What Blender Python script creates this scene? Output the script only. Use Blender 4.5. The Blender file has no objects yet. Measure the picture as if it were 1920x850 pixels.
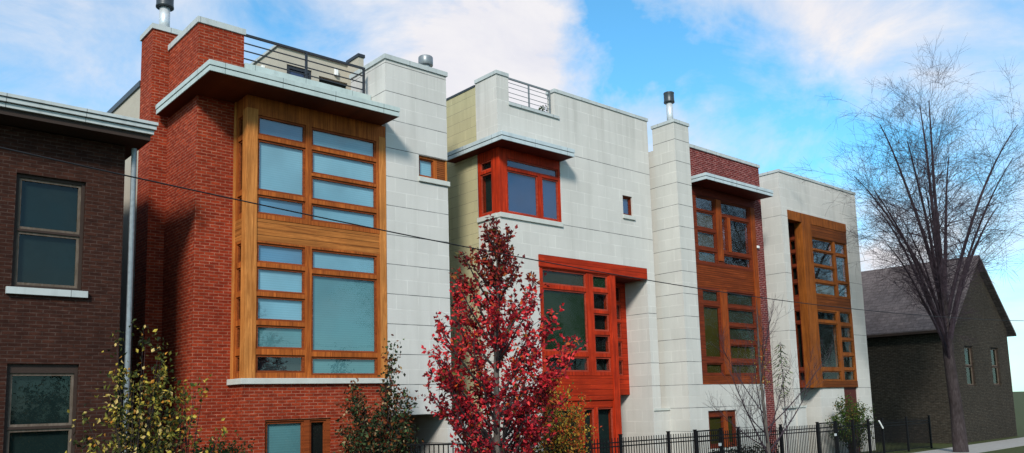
import bpy, math, random
from mathutils import Vector, Matrix, noise as mnoise
rnd = random.Random(7)
G = 2.25                      # eye height above the ground; heights below are measured from the eye
scene = bpy.context.scene
col = scene.collection
R = math.radians

# ------------------------------------------------------------------ helpers
class MB:
    def __init__(s): s.v = []; s.f = []; s.c = None
    def quad(s, a, b, c, d):
        n = len(s.v); s.v += [tuple(a), tuple(b), tuple(c), tuple(d)]; s.f.append((n, n+1, n+2, n+3)); return s
    def poly(s, pts):
        n = len(s.v); s.v += [tuple(p) for p in pts]; s.f.append(tuple(range(n, n+len(pts)))); return s
    def box(s, x0, x1, y0, y1, z0, z1):
        n = len(s.v)
        s.v += [(x0,y0,z0),(x1,y0,z0),(x1,y1,z0),(x0,y1,z0),(x0,y0,z1),(x1,y0,z1),(x1,y1,z1),(x0,y1,z1)]
        for q in ((0,3,2,1),(4,5,6,7),(0,1,5,4),(1,2,6,5),(2,3,7,6),(3,0,4,7)): s.f.append(tuple(n+i for i in q))
        return s
    def bar(s, p, q, w, h=None):            # square bar between two points
        h = h or w; p = Vector(p); q = Vector(q); d = (q-p).normalized()
        up = Vector((0,0,1)) if abs(d.z) < .9 else Vector((0,1,0))
        a = d.cross(up).normalized()*w/2; b = a.cross(d).normalized()*h/2
        n = len(s.v)
        for c in (p, q):
            for e in (-a-b, a-b, a+b, -a+b): s.v.append(tuple(c+e))
        for i in range(4): s.f.append((n+i, n+(i+1)%4, n+4+(i+1)%4, n+4+i))
        s.f.append((n+3,n+2,n+1,n)); s.f.append((n+4,n+5,n+6,n+7)); return s
    def tube(s, pts, rad, k=6, cap=True):
        pts = [Vector(p) for p in pts]; n0 = len(s.v)
        ref = Vector((.31,.87,.2)).normalized()
        for i, p in enumerate(pts):
            d = (pts[min(i+1,len(pts)-1)] - pts[max(i-1,0)]).normalized()
            a = d.cross(ref)
            if a.length < .05: a = d.cross(Vector((1,0,0)))
            a.normalize(); b = d.cross(a); r = rad[i] if hasattr(rad,'__len__') else rad
            for j in range(k):
                t = 2*math.pi*j/k; s.v.append(tuple(p + a*math.cos(t)*r + b*math.sin(t)*r))
        for i in range(len(pts)-1):
            for j in range(k):
                s.f.append((n0+i*k+j, n0+i*k+(j+1)%k, n0+(i+1)*k+(j+1)%k, n0+(i+1)*k+j))
        if cap:
            s.f.append(tuple(n0+j for j in range(k))); s.f.append(tuple(n0+(len(pts)-1)*k+j for j in reversed(range(k))))
        return s
    def lathe(s, cx, cy, prof, k=24):
        n0 = len(s.v)
        for r, z in prof:
            for j in range(k):
                t = 2*math.pi*j/k; s.v.append((cx+r*math.cos(t), cy+r*math.sin(t), z))
        for i in range(len(prof)-1):
            for j in range(k):
                s.f.append((n0+i*k+j, n0+i*k+(j+1)%k, n0+(i+1)*k+(j+1)%k, n0+(i+1)*k+j))
        s.f.append(tuple(n0+j for j in reversed(range(k)))); s.f.append(tuple(n0+(len(prof)-1)*k+j for j in range(k)))
        return s
    def leaf(s, p, d, side, L, W, colr):
        if s.c is None: s.c = []
        n = len(s.v); nn = d.cross(side)
        m = p + d*L*.45
        s.v += [tuple(p), tuple(m + side*W/2 + nn*W*.16), tuple(p + d*L - nn*L*.1), tuple(m - side*W/2 + nn*W*.16)]
        s.f.append((n,n+1,n+2)); s.f.append((n,n+2,n+3)); s.c += [colr]*6
    def build(s, name, mat, parent=None, smooth=False, bevel=0, z=G):
        me = bpy.data.meshes.new(name)
        o0 = parent_world(parent)
        me.from_pydata([(x-o0[0], y-o0[1], zz+z-o0[2]) for x, y, zz in s.v], [], s.f)
        me.materials.append(mat)
        if s.c:
            at = me.color_attributes.new('leaf_color', 'FLOAT_COLOR', 'CORNER')
            buf = []
            for c in s.c: buf += [c[0], c[1], c[2], 1.0]
            at.data.foreach_set('color', buf)
        if smooth:
            for p in me.polygons: p.use_smooth = True
        me.update()
        o = bpy.data.objects.new(name, me); col.objects.link(o)
        if parent: o.parent = parent
        if bevel:
            m = o.modifiers.new('edge', 'BEVEL'); m.width = bevel; m.segments = 2; m.limit_method = 'ANGLE'; m.angle_limit = R(40)
        return o

def parent_world(o):
    v = Vector((0,0,0))
    while o: v = v + o.location; o = o.parent
    return v
def thing(name, label, cat, loc, group=None):
    o = bpy.data.objects.new(name, None); col.objects.link(o); o.location = loc; o.empty_display_size = .2
    o['label'] = label; o['category'] = cat
    if group: o['group'] = group
    return o
def tag(o, label, cat, group=None):
    o['label'] = label; o['category'] = cat
    if group: o['group'] = group
    return o
def struct(o): o['kind'] = 'structure'; return o

def plane_map(axis, pos):
    # axis 'x': surface facing -Y, a = X.  axis 'y': surface facing -X, a = Y.  d goes inward
    if axis == 'x': return lambda a, d, z: (a, pos+d, z)
    return lambda a, d, z: (pos+d, a, z)
def holed(mb, axis, pos, a0, a1, z0, z1, holes, depth=.2, d0=0.0, reveal=True, outer=False):
    P = plane_map(axis, pos)
    A = sorted(set([a0,a1]+[min(max(h[i],a0),a1) for h in holes for i in (0,1)]))
    Z = sorted(set([z0,z1]+[min(max(h[i],z0),z1) for h in holes for i in (2,3)]))
    def inh(a, z): return any(h[0] < a < h[1] and h[2] < z < h[3] for h in holes)
    for i in range(len(A)-1):
        for j in range(len(Z)-1):
            if not inh((A[i]+A[i+1])/2, (Z[j]+Z[j+1])/2):
                mb.quad(P(A[i],d0,Z[j]), P(A[i+1],d0,Z[j]), P(A[i+1],d0,Z[j+1]), P(A[i],d0,Z[j+1]))
    D = d0+depth
    if reveal:
        for h in holes:
            b0, b1, y0, y1 = max(h[0],a0), min(h[1],a1), max(h[2],z0), min(h[3],z1)
            if h[0] > a0: mb.quad(P(b0,d0,y0),P(b0,d0,y1),P(b0,D,y1),P(b0,D,y0))
            if h[1] < a1: mb.quad(P(b1,d0,y1),P(b1,d0,y0),P(b1,D,y0),P(b1,D,y1))
            if h[2] > z0: mb.quad(P(b1,d0,y0),P(b0,d0,y0),P(b0,D,y0),P(b1,D,y0))
            if h[3] < z1: mb.quad(P(b0,d0,y1),P(b1,d0,y1),P(b1,D,y1),P(b0,D,y1))
    if outer:
        mb.quad(P(a0,d0,z0),P(a0,d0,z1),P(a0,D,z1),P(a0,D,z0)); mb.quad(P(a1,d0,z1),P(a1,d0,z0),P(a1,D,z0),P(a1,D,z1))
        mb.quad(P(a1,d0,z0),P(a0,d0,z0),P(a0,D,z0),P(a1,D,z0)); mb.quad(P(a0,d0,z1),P(a1,d0,z1),P(a1,D,z1),P(a0,D,z1))
    return mb
def pbox(mb, axis, pos, a0, a1, d0, d1, z0, z1):
    if axis == 'x': mb.box(a0, a1, pos+d0, pos+d1, z0, z1)
    else: mb.box(pos+d0, pos+d1, a0, a1, z0, z1)
def window_unit(parent, name, axis, pos, a0, a1, z0, z1, panes, wood, sashmat, glass, blinds, sash=.045, depth=.2, d0=0.0, outer=True):
    """frame mesh with an opening per pane; panes = glass rectangles; blinds = one material or a list"""
    holes = [(p[0]-sash, p[1]+sash, p[2]-sash, p[3]+sash) for p in panes]
    mb = holed(MB(), axis, pos, a0, a1, z0, z1, holes, depth, d0, outer=outer)
    fr = mb.build(name, wood, parent)
    for i, p in enumerate(panes):
        h = holes[i]; s = MB(); e = .002; q0, q1 = d0+.028, d0+.075
        pbox(s, axis, pos, h[0]+e, p[0], q0, q1, h[2]+e, h[3]-e); pbox(s, axis, pos, p[1], h[1]-e, q0, q1, h[2]+e, h[3]-e)
        pbox(s, axis, pos, p[0], p[1], q0+.001, q1, h[2]+e, p[2]); pbox(s, axis, pos, p[0], p[1], q0+.001, q1, p[3], h[3]-e)
        s.build('sash', sashmat, fr)
        P = plane_map(axis, pos)
        g = MB().quad(P(p[0]-.01,d0+.055,p[2]-.01),P(p[1]+.01,d0+.055,p[2]-.01),P(p[1]+.01,d0+.055,p[3]+.01),P(p[0]-.01,d0+.055,p[3]+.01)).build('pane', glass, fr)
        bm_ = blinds[i] if isinstance(blinds, list) else blinds
        nm = 'blind' if bm_.name.startswith('blind') else 'dark_room_backing'  # the non-blind sheet stands for the unlit room behind the glass
        D = d0+depth-.012 if nm == 'dark_room_backing' else d0+.088
        MB().quad(P(h[0]+e,D,h[2]+e),P(h[1]-e,D,h[2]+e),P(h[1]-e,D,h[3]-e),P(h[0]+e,D,h[3]-e)).build(nm, bm_, fr)
    return fr

# ------------------------------------------------------------------ materials
class NT:
    def __init__(s, name):
        s.m = bpy.data.materials.new(name); s.m.use_nodes = True; s.t = s.m.node_tree; s.t.nodes.clear()
        s.out = s.n('ShaderNodeOutputMaterial')
    def n(s, typ, **kw):
        x = s.t.nodes.new(typ)
        for k, v in kw.items(): setattr(x, k, v)
        return x
    def l(s, a, b): s.t.links.new(a, b)
    def math(s, op, a, b=None, c=None):
        x = s.n('ShaderNodeMath', operation=op)
        for i, v in enumerate((a, b, c)):
            if v is None: continue
            if isinstance(v, (int, float)): x.inputs[i].default_value = v
            else: s.l(v, x.inputs[i])
        return x.outputs[0]
    def mix(s, fac, a, b, blend='MIX'):
        x = s.n('ShaderNodeMix', data_type='RGBA', blend_type=blend)
        for sock, v in ((x.inputs[0], fac), (x.inputs[6], a), (x.inputs[7], b)):
            if isinstance(v, (int, float)): sock.default_value = v
            elif isinstance(v, tuple): sock.default_value = (*v[:3], 1)
            else: s.l(v, sock)
        return x.outputs[2]
    def noise(s, vec, scale, detail=4, rough=.55, dist=0):
        x = s.n('ShaderNodeTexNoise'); x.inputs['Scale'].default_value = scale; x.inputs['Detail'].default_value = detail
        x.inputs['Roughness'].default_value = rough; x.inputs['Distortion'].default_value = dist
        if vec is not None: s.l(vec, x.inputs['Vector'])
        return x.outputs['Fac']
    def ramp(s, fac, a, b, lo=0.0, hi=1.0):
        x = s.n('ShaderNodeMapRange'); x.inputs[1].default_value = a; x.inputs[2].default_value = b
        x.inputs[3].default_value = lo; x.inputs[4].default_value = hi; s.l(fac, x.inputs[0]); return x.outputs[0]
    def bsdf(s, color, rough=.8, spec=.3, bump=None, bstr=.3, bdist=.01, metal=0.0):
        b = s.n('ShaderNodeBsdfPrincipled')
        if isinstance(color, tuple): b.inputs['Base Color'].default_value = (*color[:3], 1)
        else: s.l(color, b.inputs['Base Color'])
        if isinstance(rough, (int, float)): b.inputs['Roughness'].default_value = rough
        else: s.l(rough, b.inputs['Roughness'])
        b.inputs['Specular IOR Level'].default_value = spec; b.inputs['Metallic'].default_value = metal
        if bump is not None:
            bp = s.n('ShaderNodeBump'); bp.inputs['Strength'].default_value = bstr; bp.inputs['Distance'].default_value = bdist
            s.l(bump, bp.inputs['Height']); s.l(bp.outputs[0], b.inputs['Normal'])
        return b.outputs[0]
    def done(s, sh): s.l(sh, s.out.inputs['Surface']); return s.m
    def wallcoord(s, zoff=0.0):
        g = s.n('ShaderNodeNewGeometry'); sp = s.n('ShaderNodeSeparateXYZ'); s.l(g.outputs['Position'], sp.inputs[0])
        sn = s.n('ShaderNodeSeparateXYZ'); s.l(g.outputs['True Normal'], sn.inputs[0])
        side = s.math('GREATER_THAN', s.math('ABSOLUTE', sn.outputs[0]), s.math('ABSOLUTE', sn.outputs[1]))
        u = s.math('ADD', s.math('MULTIPLY', sp.outputs[1], side), s.math('MULTIPLY', sp.outputs[0], s.math('SUBTRACT', 1.0, side)))
        z = s.math('SUBTRACT', sp.outputs[2], G+zoff)
        cb = s.n('ShaderNodeCombineXYZ'); s.l(u, cb.inputs[0]); s.l(z, cb.inputs[1])
        return g.outputs['Position'], cb.outputs[0], u, z
    def vscale(s, vec, sc):
        m = s.n('ShaderNodeMapping'); m.inputs['Scale'].default_value = sc; s.l(vec, m.inputs[0]); return m.outputs[0]

def mat_brick(name, c1, c2, mortar, w=.203, row=.0655, ms=.0085, zoff=.53, dirt=.35):
    t = NT(name); pos, uv, u, z = t.wallcoord(zoff)
    b = t.n('ShaderNodeTexBrick'); t.l(uv, b.inputs['Vector'])
    b.offset = .5
    for k, v in (('Scale',1.0),('Brick Width',w),('Row Height',row),('Mortar Size',ms),('Mortar Smooth',.25),('Bias',0.0)): b.inputs[k].default_value = v
    b.inputs['Color1'].default_value = (*c1,1); b.inputs['Color2'].default_value = (*c2,1)
    mn = t.noise(t.vscale(uv, (6,14,1)), 1.0, 3); mcol = t.mix(t.ramp(mn,.35,.65), tuple(x*.55 for x in mortar), tuple(min(1,x*1.15) for x in mortar))
    t.l(mcol, b.inputs['Mortar'])
    bn = t.noise(t.vscale(uv, (4.9,15.3,1)), 1.0, 1)
    c = t.mix(t.ramp(bn,.3,.7,0,.6), b.outputs['Color'], tuple(x*.45 for x in c2))
    big = t.noise(pos, .7, 5); c = t.mix(t.ramp(big,.4,.75,0,dirt), c, tuple(x*.4 for x in c2))
    fine = t.noise(pos, 45, 2); c = t.mix(.5, c, t.mix(fine, c, (.5,.5,.5), 'OVERLAY'))
    h = t.math('SUBTRACT', t.math('MULTIPLY', fine, .3), b.outputs['Fac'])
    return t.done(t.bsdf(c, .9, .08, h, .55, .012))
def mat_stone(name, base, seams, bw=.62, rh=.35, joint=1.19, jfac=.85, rough_block=False, seamw=.0085):
    t = NT(name); zo = seams[1] if seams[0] == 'p' else seams[1][0]
    pos, uv, u, z = t.wallcoord(zo)
    b = t.n('ShaderNodeTexBrick'); t.l(uv, b.inputs['Vector']); b.offset = .5
    for k, v in (('Scale',1.0),('Brick Width',bw),('Row Height',rh),('Mortar Size',.013),('Mortar Smooth',.3),('Bias',0.0)): b.inputs[k].default_value = v
    lo = tuple(x*.955 for x in base); hi = tuple(min(1,x*1.03) for x in base)
    b.inputs['Color1'].default_value = (*lo,1); b.inputs['Color2'].default_value = (*hi,1)
    jn = t.noise(pos, 2.2, 3)
    t.l(t.mix(t.ramp(jn,.36,.6,0.0,jfac), base, tuple(min(1,x*joint) for x in base)), b.inputs['Mortar'])
    c = b.outputs['Color']
    grain = t.noise(pos, 55, 3, .7); c = t.mix(t.ramp(grain,.3,.75,0,.16), c, tuple(x*.55 for x in base))
    big = t.noise(pos, .9, 5); c = t.mix(t.ramp(big,.40,.72,0,.26), c, (base[0]*.66,base[1]*.68,base[2]*.68))
    st = t.noise(t.vscale(uv, (3.2,.28,1)), 1.0, 4); c = t.mix(t.ramp(st,.48,.74,0,.26), c, (base[0]*.62,base[1]*.62,base[2]*.6))
    stain = t.math('MULTIPLY', t.ramp(z, 8.3-zo-1.5, 8.3-zo, 0, 1), t.ramp(t.noise(t.vscale(uv, (5.5,.22,1)), 1.0, 4), .45, .68, 0, .24))
    c = t.mix(stain, c, (base[0]*.45,base[1]*.45,base[2]*.43))
    foot = t.math('MULTIPLY', t.ramp(z, -zo-2.3, -zo-.6, 1, 0), t.ramp(big,.3,.6,.15,.6)); c = t.mix(foot, c, (base[0]*.5,base[1]*.5,base[2]*.46))
    if seams[0] == 'p':
        q = t.math('DIVIDE', z, seams[2]); fr = t.math('MULTIPLY', t.math('ABSOLUTE', t.math('SUBTRACT', q, t.math('ROUND', q))), seams[2])
        m = t.math('LESS_THAN', fr, seamw)
    else:
        m = None
        for zi in seams[1]:
            a = t.math('LESS_THAN', t.math('ABSOLUTE', t.math('SUBTRACT', z, zi-zo)), seamw)
            m = a if m is None else t.math('MAXIMUM', m, a)
    sn = t.noise(t.vscale(uv,(2.5,1,1)), 1.0, 2)
    c = t.mix(t.math('MULTIPLY', m, t.ramp(sn,.3,.6,.55,.95)), c, (.06,.065,.065))
    h = t.math('SUBTRACT', t.math('MULTIPLY', grain, .5 if not rough_block else 1.2), t.math('ADD', t.math('MULTIPLY', m, 1.5), t.math('MULTIPLY', b.outputs['Fac'], .3)))
    return t.done(t.bsdf(c, .9, .15, h, .3, .01))
def mat_wood(name, ca, cb, vertical=False, planks=0.0, zoff=0.0, rough=.5, dirt=.3):
    t = NT(name); pos, uv, u, z = t.wallcoord(zoff)
    sc = (17,.8,1) if vertical else (.7,19,1)
    g = t.noise(t.vscale(uv, sc), 1.0, 6, .7, 1.2); g2 = t.noise(pos, 1.7, 4)
    c = t.mix(t.ramp(g,.36,.62), tuple(min(1,x*1.12) for x in ca), tuple(x*.8 for x in cb))
    c = t.mix(t.ramp(g2,.42,.72,0,dirt*1.3), c, tuple(x*.4 for x in ca))
    h = g
    if planks:
        q = t.math('DIVIDE', z, planks); rr = t.math('ROUND', q)
        fr = t.math('MULTIPLY', t.math('ABSOLUTE', t.math('SUBTRACT', q, rr)), planks)
        m = t.math('LESS_THAN', fr, .006)
        fl = t.math('FLOOR', t.math('ADD', q, 0.0)); cv = t.n('ShaderNodeCombineXYZ'); t.l(fl, cv.inputs[0]); t.l(t.math('FLOOR', t.math('DIVIDE', u, 1.7)), cv.inputs[1])
        w = t.n('ShaderNodeTexWhiteNoise'); w.noise_dimensions = '2D'; t.l(cv.outputs[0], w.inputs['Vector'])
        c = t.mix(t.ramp(w.outputs['Value'],0,1,0,.55), c, tuple(x*.5 for x in ca))
        c = t.mix(t.math('MULTIPLY', m, .85), c, tuple(x*.12 for x in ca))
    return t.done(t.bsdf(c, rough+.12, .12, h, .15, .004))
def mat_plain(name, c, rough=.6, spec=.3, var=.25, scale=6.0, metal=0.0, bstr=.1):
    t = NT(name); g = t.n('ShaderNodeNewGeometry'); n = t.noise(g.outputs['Position'], scale, 5)
    cc = t.mix(t.ramp(n,.3,.75,0,var*2), c, tuple(x*.55 for x in c))
    return t.done(t.bsdf(cc, rough, spec, n, bstr, .005, metal))
def mat_coping(name, c):
    t = NT(name); pos, uv, u, z = t.wallcoord(0); n = t.noise(pos, 2.2, 5); st = t.noise(t.vscale(uv,(6,.6,1)), 1.0, 4)
    cc = t.mix(t.ramp(n,.35,.75,0,.35), c, tuple(x*.6 for x in c)); cc = t.mix(t.ramp(st,.5,.75,0,.4), cc, tuple(x*.5 for x in c))
    q = t.math('DIVIDE', u, 1.22); m = t.math('LESS_THAN', t.math('MULTIPLY', t.math('ABSOLUTE', t.math('SUBTRACT', q, t.math('ROUND', q))), 1.22), .007)
    cc = t.mix(t.math('MULTIPLY', m, .7), cc, tuple(x*.2 for x in c))
    return t.done(t.bsdf(cc, .6, .25, n, .15, .006))
def mat_glass(name, tint, refl=1.0, ior=1.5, wav=.004):
    t = NT(name); tr = t.n('ShaderNodeBsdfTransparent'); tr.inputs[0].default_value = (*tint,1)
    gl = t.n('ShaderNodeBsdfGlossy'); gl.inputs['Roughness'].default_value = .04; gl.inputs[0].default_value = (.95,.97,1,1)
    g = t.n('ShaderNodeNewGeometry'); n = t.noise(g.outputs['Position'], 1.6, 1)
    bp = t.n('ShaderNodeBump'); bp.inputs['Strength'].default_value = .25; bp.inputs['Distance'].default_value = wav*4
    t.l(n, bp.inputs['Height']); t.l(bp.outputs[0], gl.inputs['Normal'])
    f = t.n('ShaderNodeFresnel'); t.l(t.ramp(g.outputs['Backfacing'], 0, 1, ior, 1/ior), f.inputs[0])
    fac = t.math('MINIMUM', t.math('MULTIPLY', f.outputs[0], 2.0*refl), 1.0)
    mx = t.n('ShaderNodeMixShader'); t.l(fac, mx.inputs[0]); t.l(tr.outputs[0], mx.inputs[1]); t.l(gl.outputs[0], mx.inputs[2])
    return t.done(mx.outputs[0])
def mat_blind(name, c, slat=.05, amt=.3):
    t = NT(name); pos, uv, u, z = t.wallcoord(0)
    q = t.math('FRACT', t.math('DIVIDE', z, slat))
    n = t.noise(pos, .85, 3)
    cc = t.mix(t.math('MULTIPLY', t.ramp(q,0,1), amt), c, tuple(x*.3 for x in c))
    cc = t.mix(t.ramp(n,.35,.7,0,.75), cc, tuple(x*.6 for x in c))
    return t.done(t.bsdf(cc, .8, .1))
def mat_leaf(name, trans=.3):
    t = NT(name); a = t.n('ShaderNodeVertexColor'); a.layer_name = 'leaf_color'
    d = t.bsdf(a.outputs['Color'], .6, .14)
    tl = t.n('ShaderNodeBsdfTranslucent'); t.l(a.outputs['Color'], tl.inputs[0])
    mx = t.n('ShaderNodeMixShader'); mx.inputs[0].default_value = trans; t.l(d, mx.inputs[1]); t.l(tl.outputs[0], mx.inputs[2])
    return t.done(mx.outputs[0])
def mat_bark(name, c, c2):
    t = NT(name); g = t.n('ShaderNodeNewGeometry'); n = t.noise(t.vscale(g.outputs['Position'], (1,1,.25)), 22, 4)
    n2 = t.noise(g.outputs['Position'], 3, 3)
    cc = t.mix(t.ramp(n,.35,.7), c, c2); cc = t.mix(t.ramp(n2,.4,.7,0,.4), cc, tuple(x*.5 for x in c))
    return t.done(t.bsdf(cc, .9, .1, n, .5, .01))

M = {}
M['brick1'] = mat_brick('red_brick', (.365,.046,.015), (.225,.024,.010), (.44,.175,.11), ms=.0085)
M['brick3'] = mat_brick('mauve_brick', (.21,.028,.022), (.125,.017,.017), (.42,.22,.20), ms=.0105, zoff=.3)
M['brickD'] = mat_brick('dark_brick', (.050,.040,.030), (.032,.027,.022), (.085,.075,.06), w=.21, row=.07, ms=.012)
M['brickN'] = mat_brick('brown_brick', (.060,.022,.014), (.038,.015,.011), (.08,.05,.04))
STONE = (.55,.53,.495)
M['stone1'] = mat_stone('grey_block_stone', STONE, ('p', .501, .70))
M['stone2'] = mat_stone('pale_block_stone', (.55,.53,.49), ('l', [7.05,4.95,2.63,.41,1.107]))
M['stone3'] = mat_stone('beige_block_stone', (.53,.515,.475), ('p', .415, .70))
M['stone4'] = mat_stone('light_block_stone', (.53,.515,.48), ('l', [6.55,4.43,2.33,.24]))
M['yellow'] = mat_stone('yellow_split_block', (.44,.395,.235), ('p', .41, .30), bw=.6, rh=.30, rough_block=True, seamw=.004)
M['beige'] = mat_plain('beige_stucco', (.42,.38,.31), .9, .1, .12, 3)
M['sill'] = mat_plain('limestone', (.50,.51,.47), .8, .2, .15, 5)
M['coping'] = mat_coping('grey_coping', (.44,.47,.46))
M['fascia'] = mat_coping('pale_green_fascia', (.43,.50,.48))
M['fascia2'] = mat_coping('pale_blue_fascia', (.46,.53,.55))
M['gap'] = mat_plain('shadow_gap', (.03,.035,.035), .8)
M['soffit1'] = mat_wood('brown_soffit', (.12,.032,.011), (.075,.020,.008), planks=0)  # wood colour lowered to deepen the shade under the canopies
M['soffit2'] = mat_wood('red_soffit', (.13,.017,.007), (.085,.011,.006))  # darkened red, carries part of the shade below the overhangs
M['cedar'] = mat_wood('honey_cedar', (.43,.115,.021), (.25,.056,.011), vertical=True, dirt=.5)
M['cedar_post'] = mat_wood('pale_cedar', (.55,.215,.055), (.38,.125,.026), vertical=True, dirt=.35)
M['cedar_sash'] = mat_wood('red_cedar_sash', (.27,.062,.016), (.17,.036,.010))
M['cedar_plank'] = mat_wood('cedar_planks', (.50,.18,.042), (.27,.080,.017), planks=.135, zoff=3.5, dirt=.4)
M['redwood'] = mat_wood('red_stained_wood', (.50,.036,.008), (.28,.018,.005), vertical=True, dirt=.65)
M['redwood_sash'] = mat_wood('red_sash', (.40,.060,.030), (.27,.035,.020))
M['redwood_plank'] = mat_wood('red_planks', (.46,.034,.007), (.29,.018,.005), planks=.16, dirt=.45)
M['amber'] = mat_wood('orange_stained_wood', (.31,.066,.012), (.16,.030,.007), vertical=True, dirt=.6)
M['amber_sash'] = mat_wood('rust_sash', (.17,.030,.010), (.10,.018,.007))  # also stands for the shade on recessed frames and side windows
M['amber_plank'] = mat_wood('rust_planks', (.25,.050,.011), (.13,.023,.006), planks=.07, dirt=.4)
M['gold'] = mat_wood('golden_wood', (.28,.082,.013), (.15,.040,.008), vertical=True, dirt=.4)
M['gold_sash'] = mat_wood('brown_sash', (.21,.066,.014), (.13,.038,.009))
M['gold_plank'] = mat_wood('brown_planks', (.19,.052,.010), (.11,.028,.006), planks=.12, dirt=.4)
M['glassA'] = mat_glass('window_glass', (.97,.985,.99), .95)
M['glassB'] = mat_glass('dark_window_glass', (.66,.74,.70), .28)
M['blind_blue'] = mat_blind('blind_blue_grey', (.10,.25,.38))  # blue of the reflected sky put into the blind colour
M['blind_teal'] = mat_blind('blind_teal', (.10,.25,.27))  # teal of the glass reflection put into the blind colour
M['blind_pale'] = mat_blind('blind_pale', (.21,.43,.52))  # pale tint of the reflected sky put into the blind colour
M['blind_sky_refl'] = mat_blind('blind_sky_reflection', (.018,.06,.15), .04, .05)  # deep blue sky reflection painted as the blind colour
M['blind_olive'] = mat_blind('blind_olive', (.095,.066,.014), .05)
M['blind_tree_refl'] = mat_blind('blind_tree_reflection', (.022,.050,.022), .05, .4)  # green of a tree reflected in the glass, painted as blind colour
M['blind_grey'] = mat_blind('blind_grey', (.065,.060,.040), .05)
M['dark'] = mat_plain('dark_room', (.010,.012,.011), .9, .1)  # near-black in place of the dark room seen through the glass
M['dark_teal'] = mat_plain('dark_room_teal', (.018,.030,.032), .9, .1)  # teal variant of the dark room painted behind the glass
M['dark_red'] = mat_plain('dark_red_door', (.07,.010,.006), .6)
M['black_metal'] = mat_plain('black_iron', (.006,.006,.007), .6, .12, .2, 20)
M['rail_metal'] = mat_plain('dark_rail', (.022,.024,.03), .45, .4, .2, 20)
M['grey_rail'] = mat_plain('light_rail', (.16,.18,.19), .4, .4, .2, 20)
M['steel'] = mat_plain('galvanised_steel', (.62,.65,.67), .38, .5, .2, 9, metal=.35)
M['vent'] = mat_plain('vent_steel', (.24,.26,.27), .4, .5, .35, 14, metal=.4)
M['steel_dark'] = mat_plain('dark_steel', (.05,.06,.065), .4, .5, .3, 12, metal=.4)
M['blue_door'] = mat_plain('blue_door', (.035,.055,.12), .4, .4)
M['white'] = mat_plain('white_paint', (.75,.76,.74), .5, .3, .1)
M['wire'] = mat_plain('black_cable', (.008,.008,.009), .6)
M['pole'] = mat_bark('weathered_pole', (.10,.075,.055), (.16,.125,.10))
M['grass'] = mat_plain('lawn_grass', (.06,.07,.025), .9, .1, .4, 9, bstr=.5)
M['asphalt'] = mat_plain('asphalt', (.05,.05,.052), .85, .2, .25, 14)
M['concrete'] = mat_plain('pavement_concrete', (.32,.31,.29), .85, .2, .2, 5)
M['shingle'] = mat_brick('brown_shingle', (.19,.155,.15), (.14,.115,.112), (.09,.075,.072), w=.33, row=.16, ms=.010, zoff=0, dirt=.5)
M['eave_wood'] = mat_plain('dark_eave', (.035,.02,.014), .7)
M['leaf'] = mat_leaf('foliage_leaf', .3)
M['bark_grey'] = mat_bark('grey_bark', (.075,.062,.055), (.15,.135,.12))
M['bark_dark'] = mat_bark('dark_bark', (.030,.022,.022), (.060,.048,.050))
M['bark_twig'] = mat_bark('purple_brown_twig', (.032,.022,.028), (.058,.042,.052))

# ------------------------------------------------------------------ the ground
def sheet(name, x0, x1, y0, y1, z, m):
    return struct(MB().quad((x0,y0,z),(x1,y0,z),(x1,y1,z),(x0,y1,z)).build(name, m, z=0))
sheet('ground', -900, 900, -900, 900, 0.0, M['grass'])
sheet('road', -300, 400, .6, 8.2, .004, M['asphalt'])
struct(MB().box(-300,400,8.2,8.4,-.1,.13).build('kerb', M['concrete'], z=0))
struct(MB().box(-300,400,11.6,13.5,-.1,.02).build('pavement', M['concrete'], z=0))

# ------------------------------------------------------------------ house 1: red brick and grey stone
def coping(mb, x0, x1, y0, y1, z0, h=.11, o=.03): mb.box(x0-o, x1+o, y0-o, y1+o, z0, z0+h)
h1 = thing('town_house', 'red brick and grey stone town house with honey cedar bay window and roof terrace railing', 'house', (9,20,0), 'modern town houses in a row')
b = MB()
b.box(6.075, 10.280, 16.65, 18.47, -G, 7.18)            # brick front pier and body behind the bay
b.box(6.075, 7.07, 16.652, 18.43, 7.18, 8.20)          # parapet
holed(b, 'x', 16.0, 6.862, 10.286, -G, .53, [(7.345,8.84,-1.6,-.195)], .25)
b.quad((6.862,16.0,-G),(6.862,16.648,-G),(6.862,16.648,.53),(6.862,16.0,.53)); b.quad((10.286,16.0,-G),(10.286,18.3,-G),(10.286,18.3,.53),(10.286,16.0,.53))
b.build('brick_wall', M['brick1'], h1)
# basement window in brick base (drawn proud: a framed opening)
b = MB(); b.box(5.72, 6.50, 18.472, 19.28, -G, 8.64); ch = b.build('chimney', M['brick1'], h1)
b = MB(); coping(b, 5.72, 6.50, 18.472, 19.28, 8.64, .12, .035); b.build('chimney_cap', M['coping'], ch)
def flue(parent, x, y, z0, zp, rp, zc0, zc1, rc, capm):
    f = MB().lathe(x, y, [(rp,z0),(rp,zp)], 20).build('flue_pipe', M['steel'], parent, smooth=False)
    for p in f.data.polygons: p.use_smooth = len(p.vertices) == 4
    f2 = MB().lathe(x, y, [(rc*.9,zc0),(rc,zc0+.01),(rc,zc0+.05),(rc*.955,zc0+.07),(rc*.955,zc1-.05),(rc,zc1-.03),(rc*.98,zc1)], 24).build('flue_cap', capm, f)
    for p in f2.data.polygons: p.use_smooth = len(p.vertices) == 4
flue(h1, 6.09, 18.88, 8.75, 9.45, .118, 9.40, 9.86, .20, M['steel_dark'])
b = MB(); coping(b, 6.075, 7.07, 16.652, 18.43, 8.20, .13, .03); b.build('brick_parapet_cap', M['coping'], h1)
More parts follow.
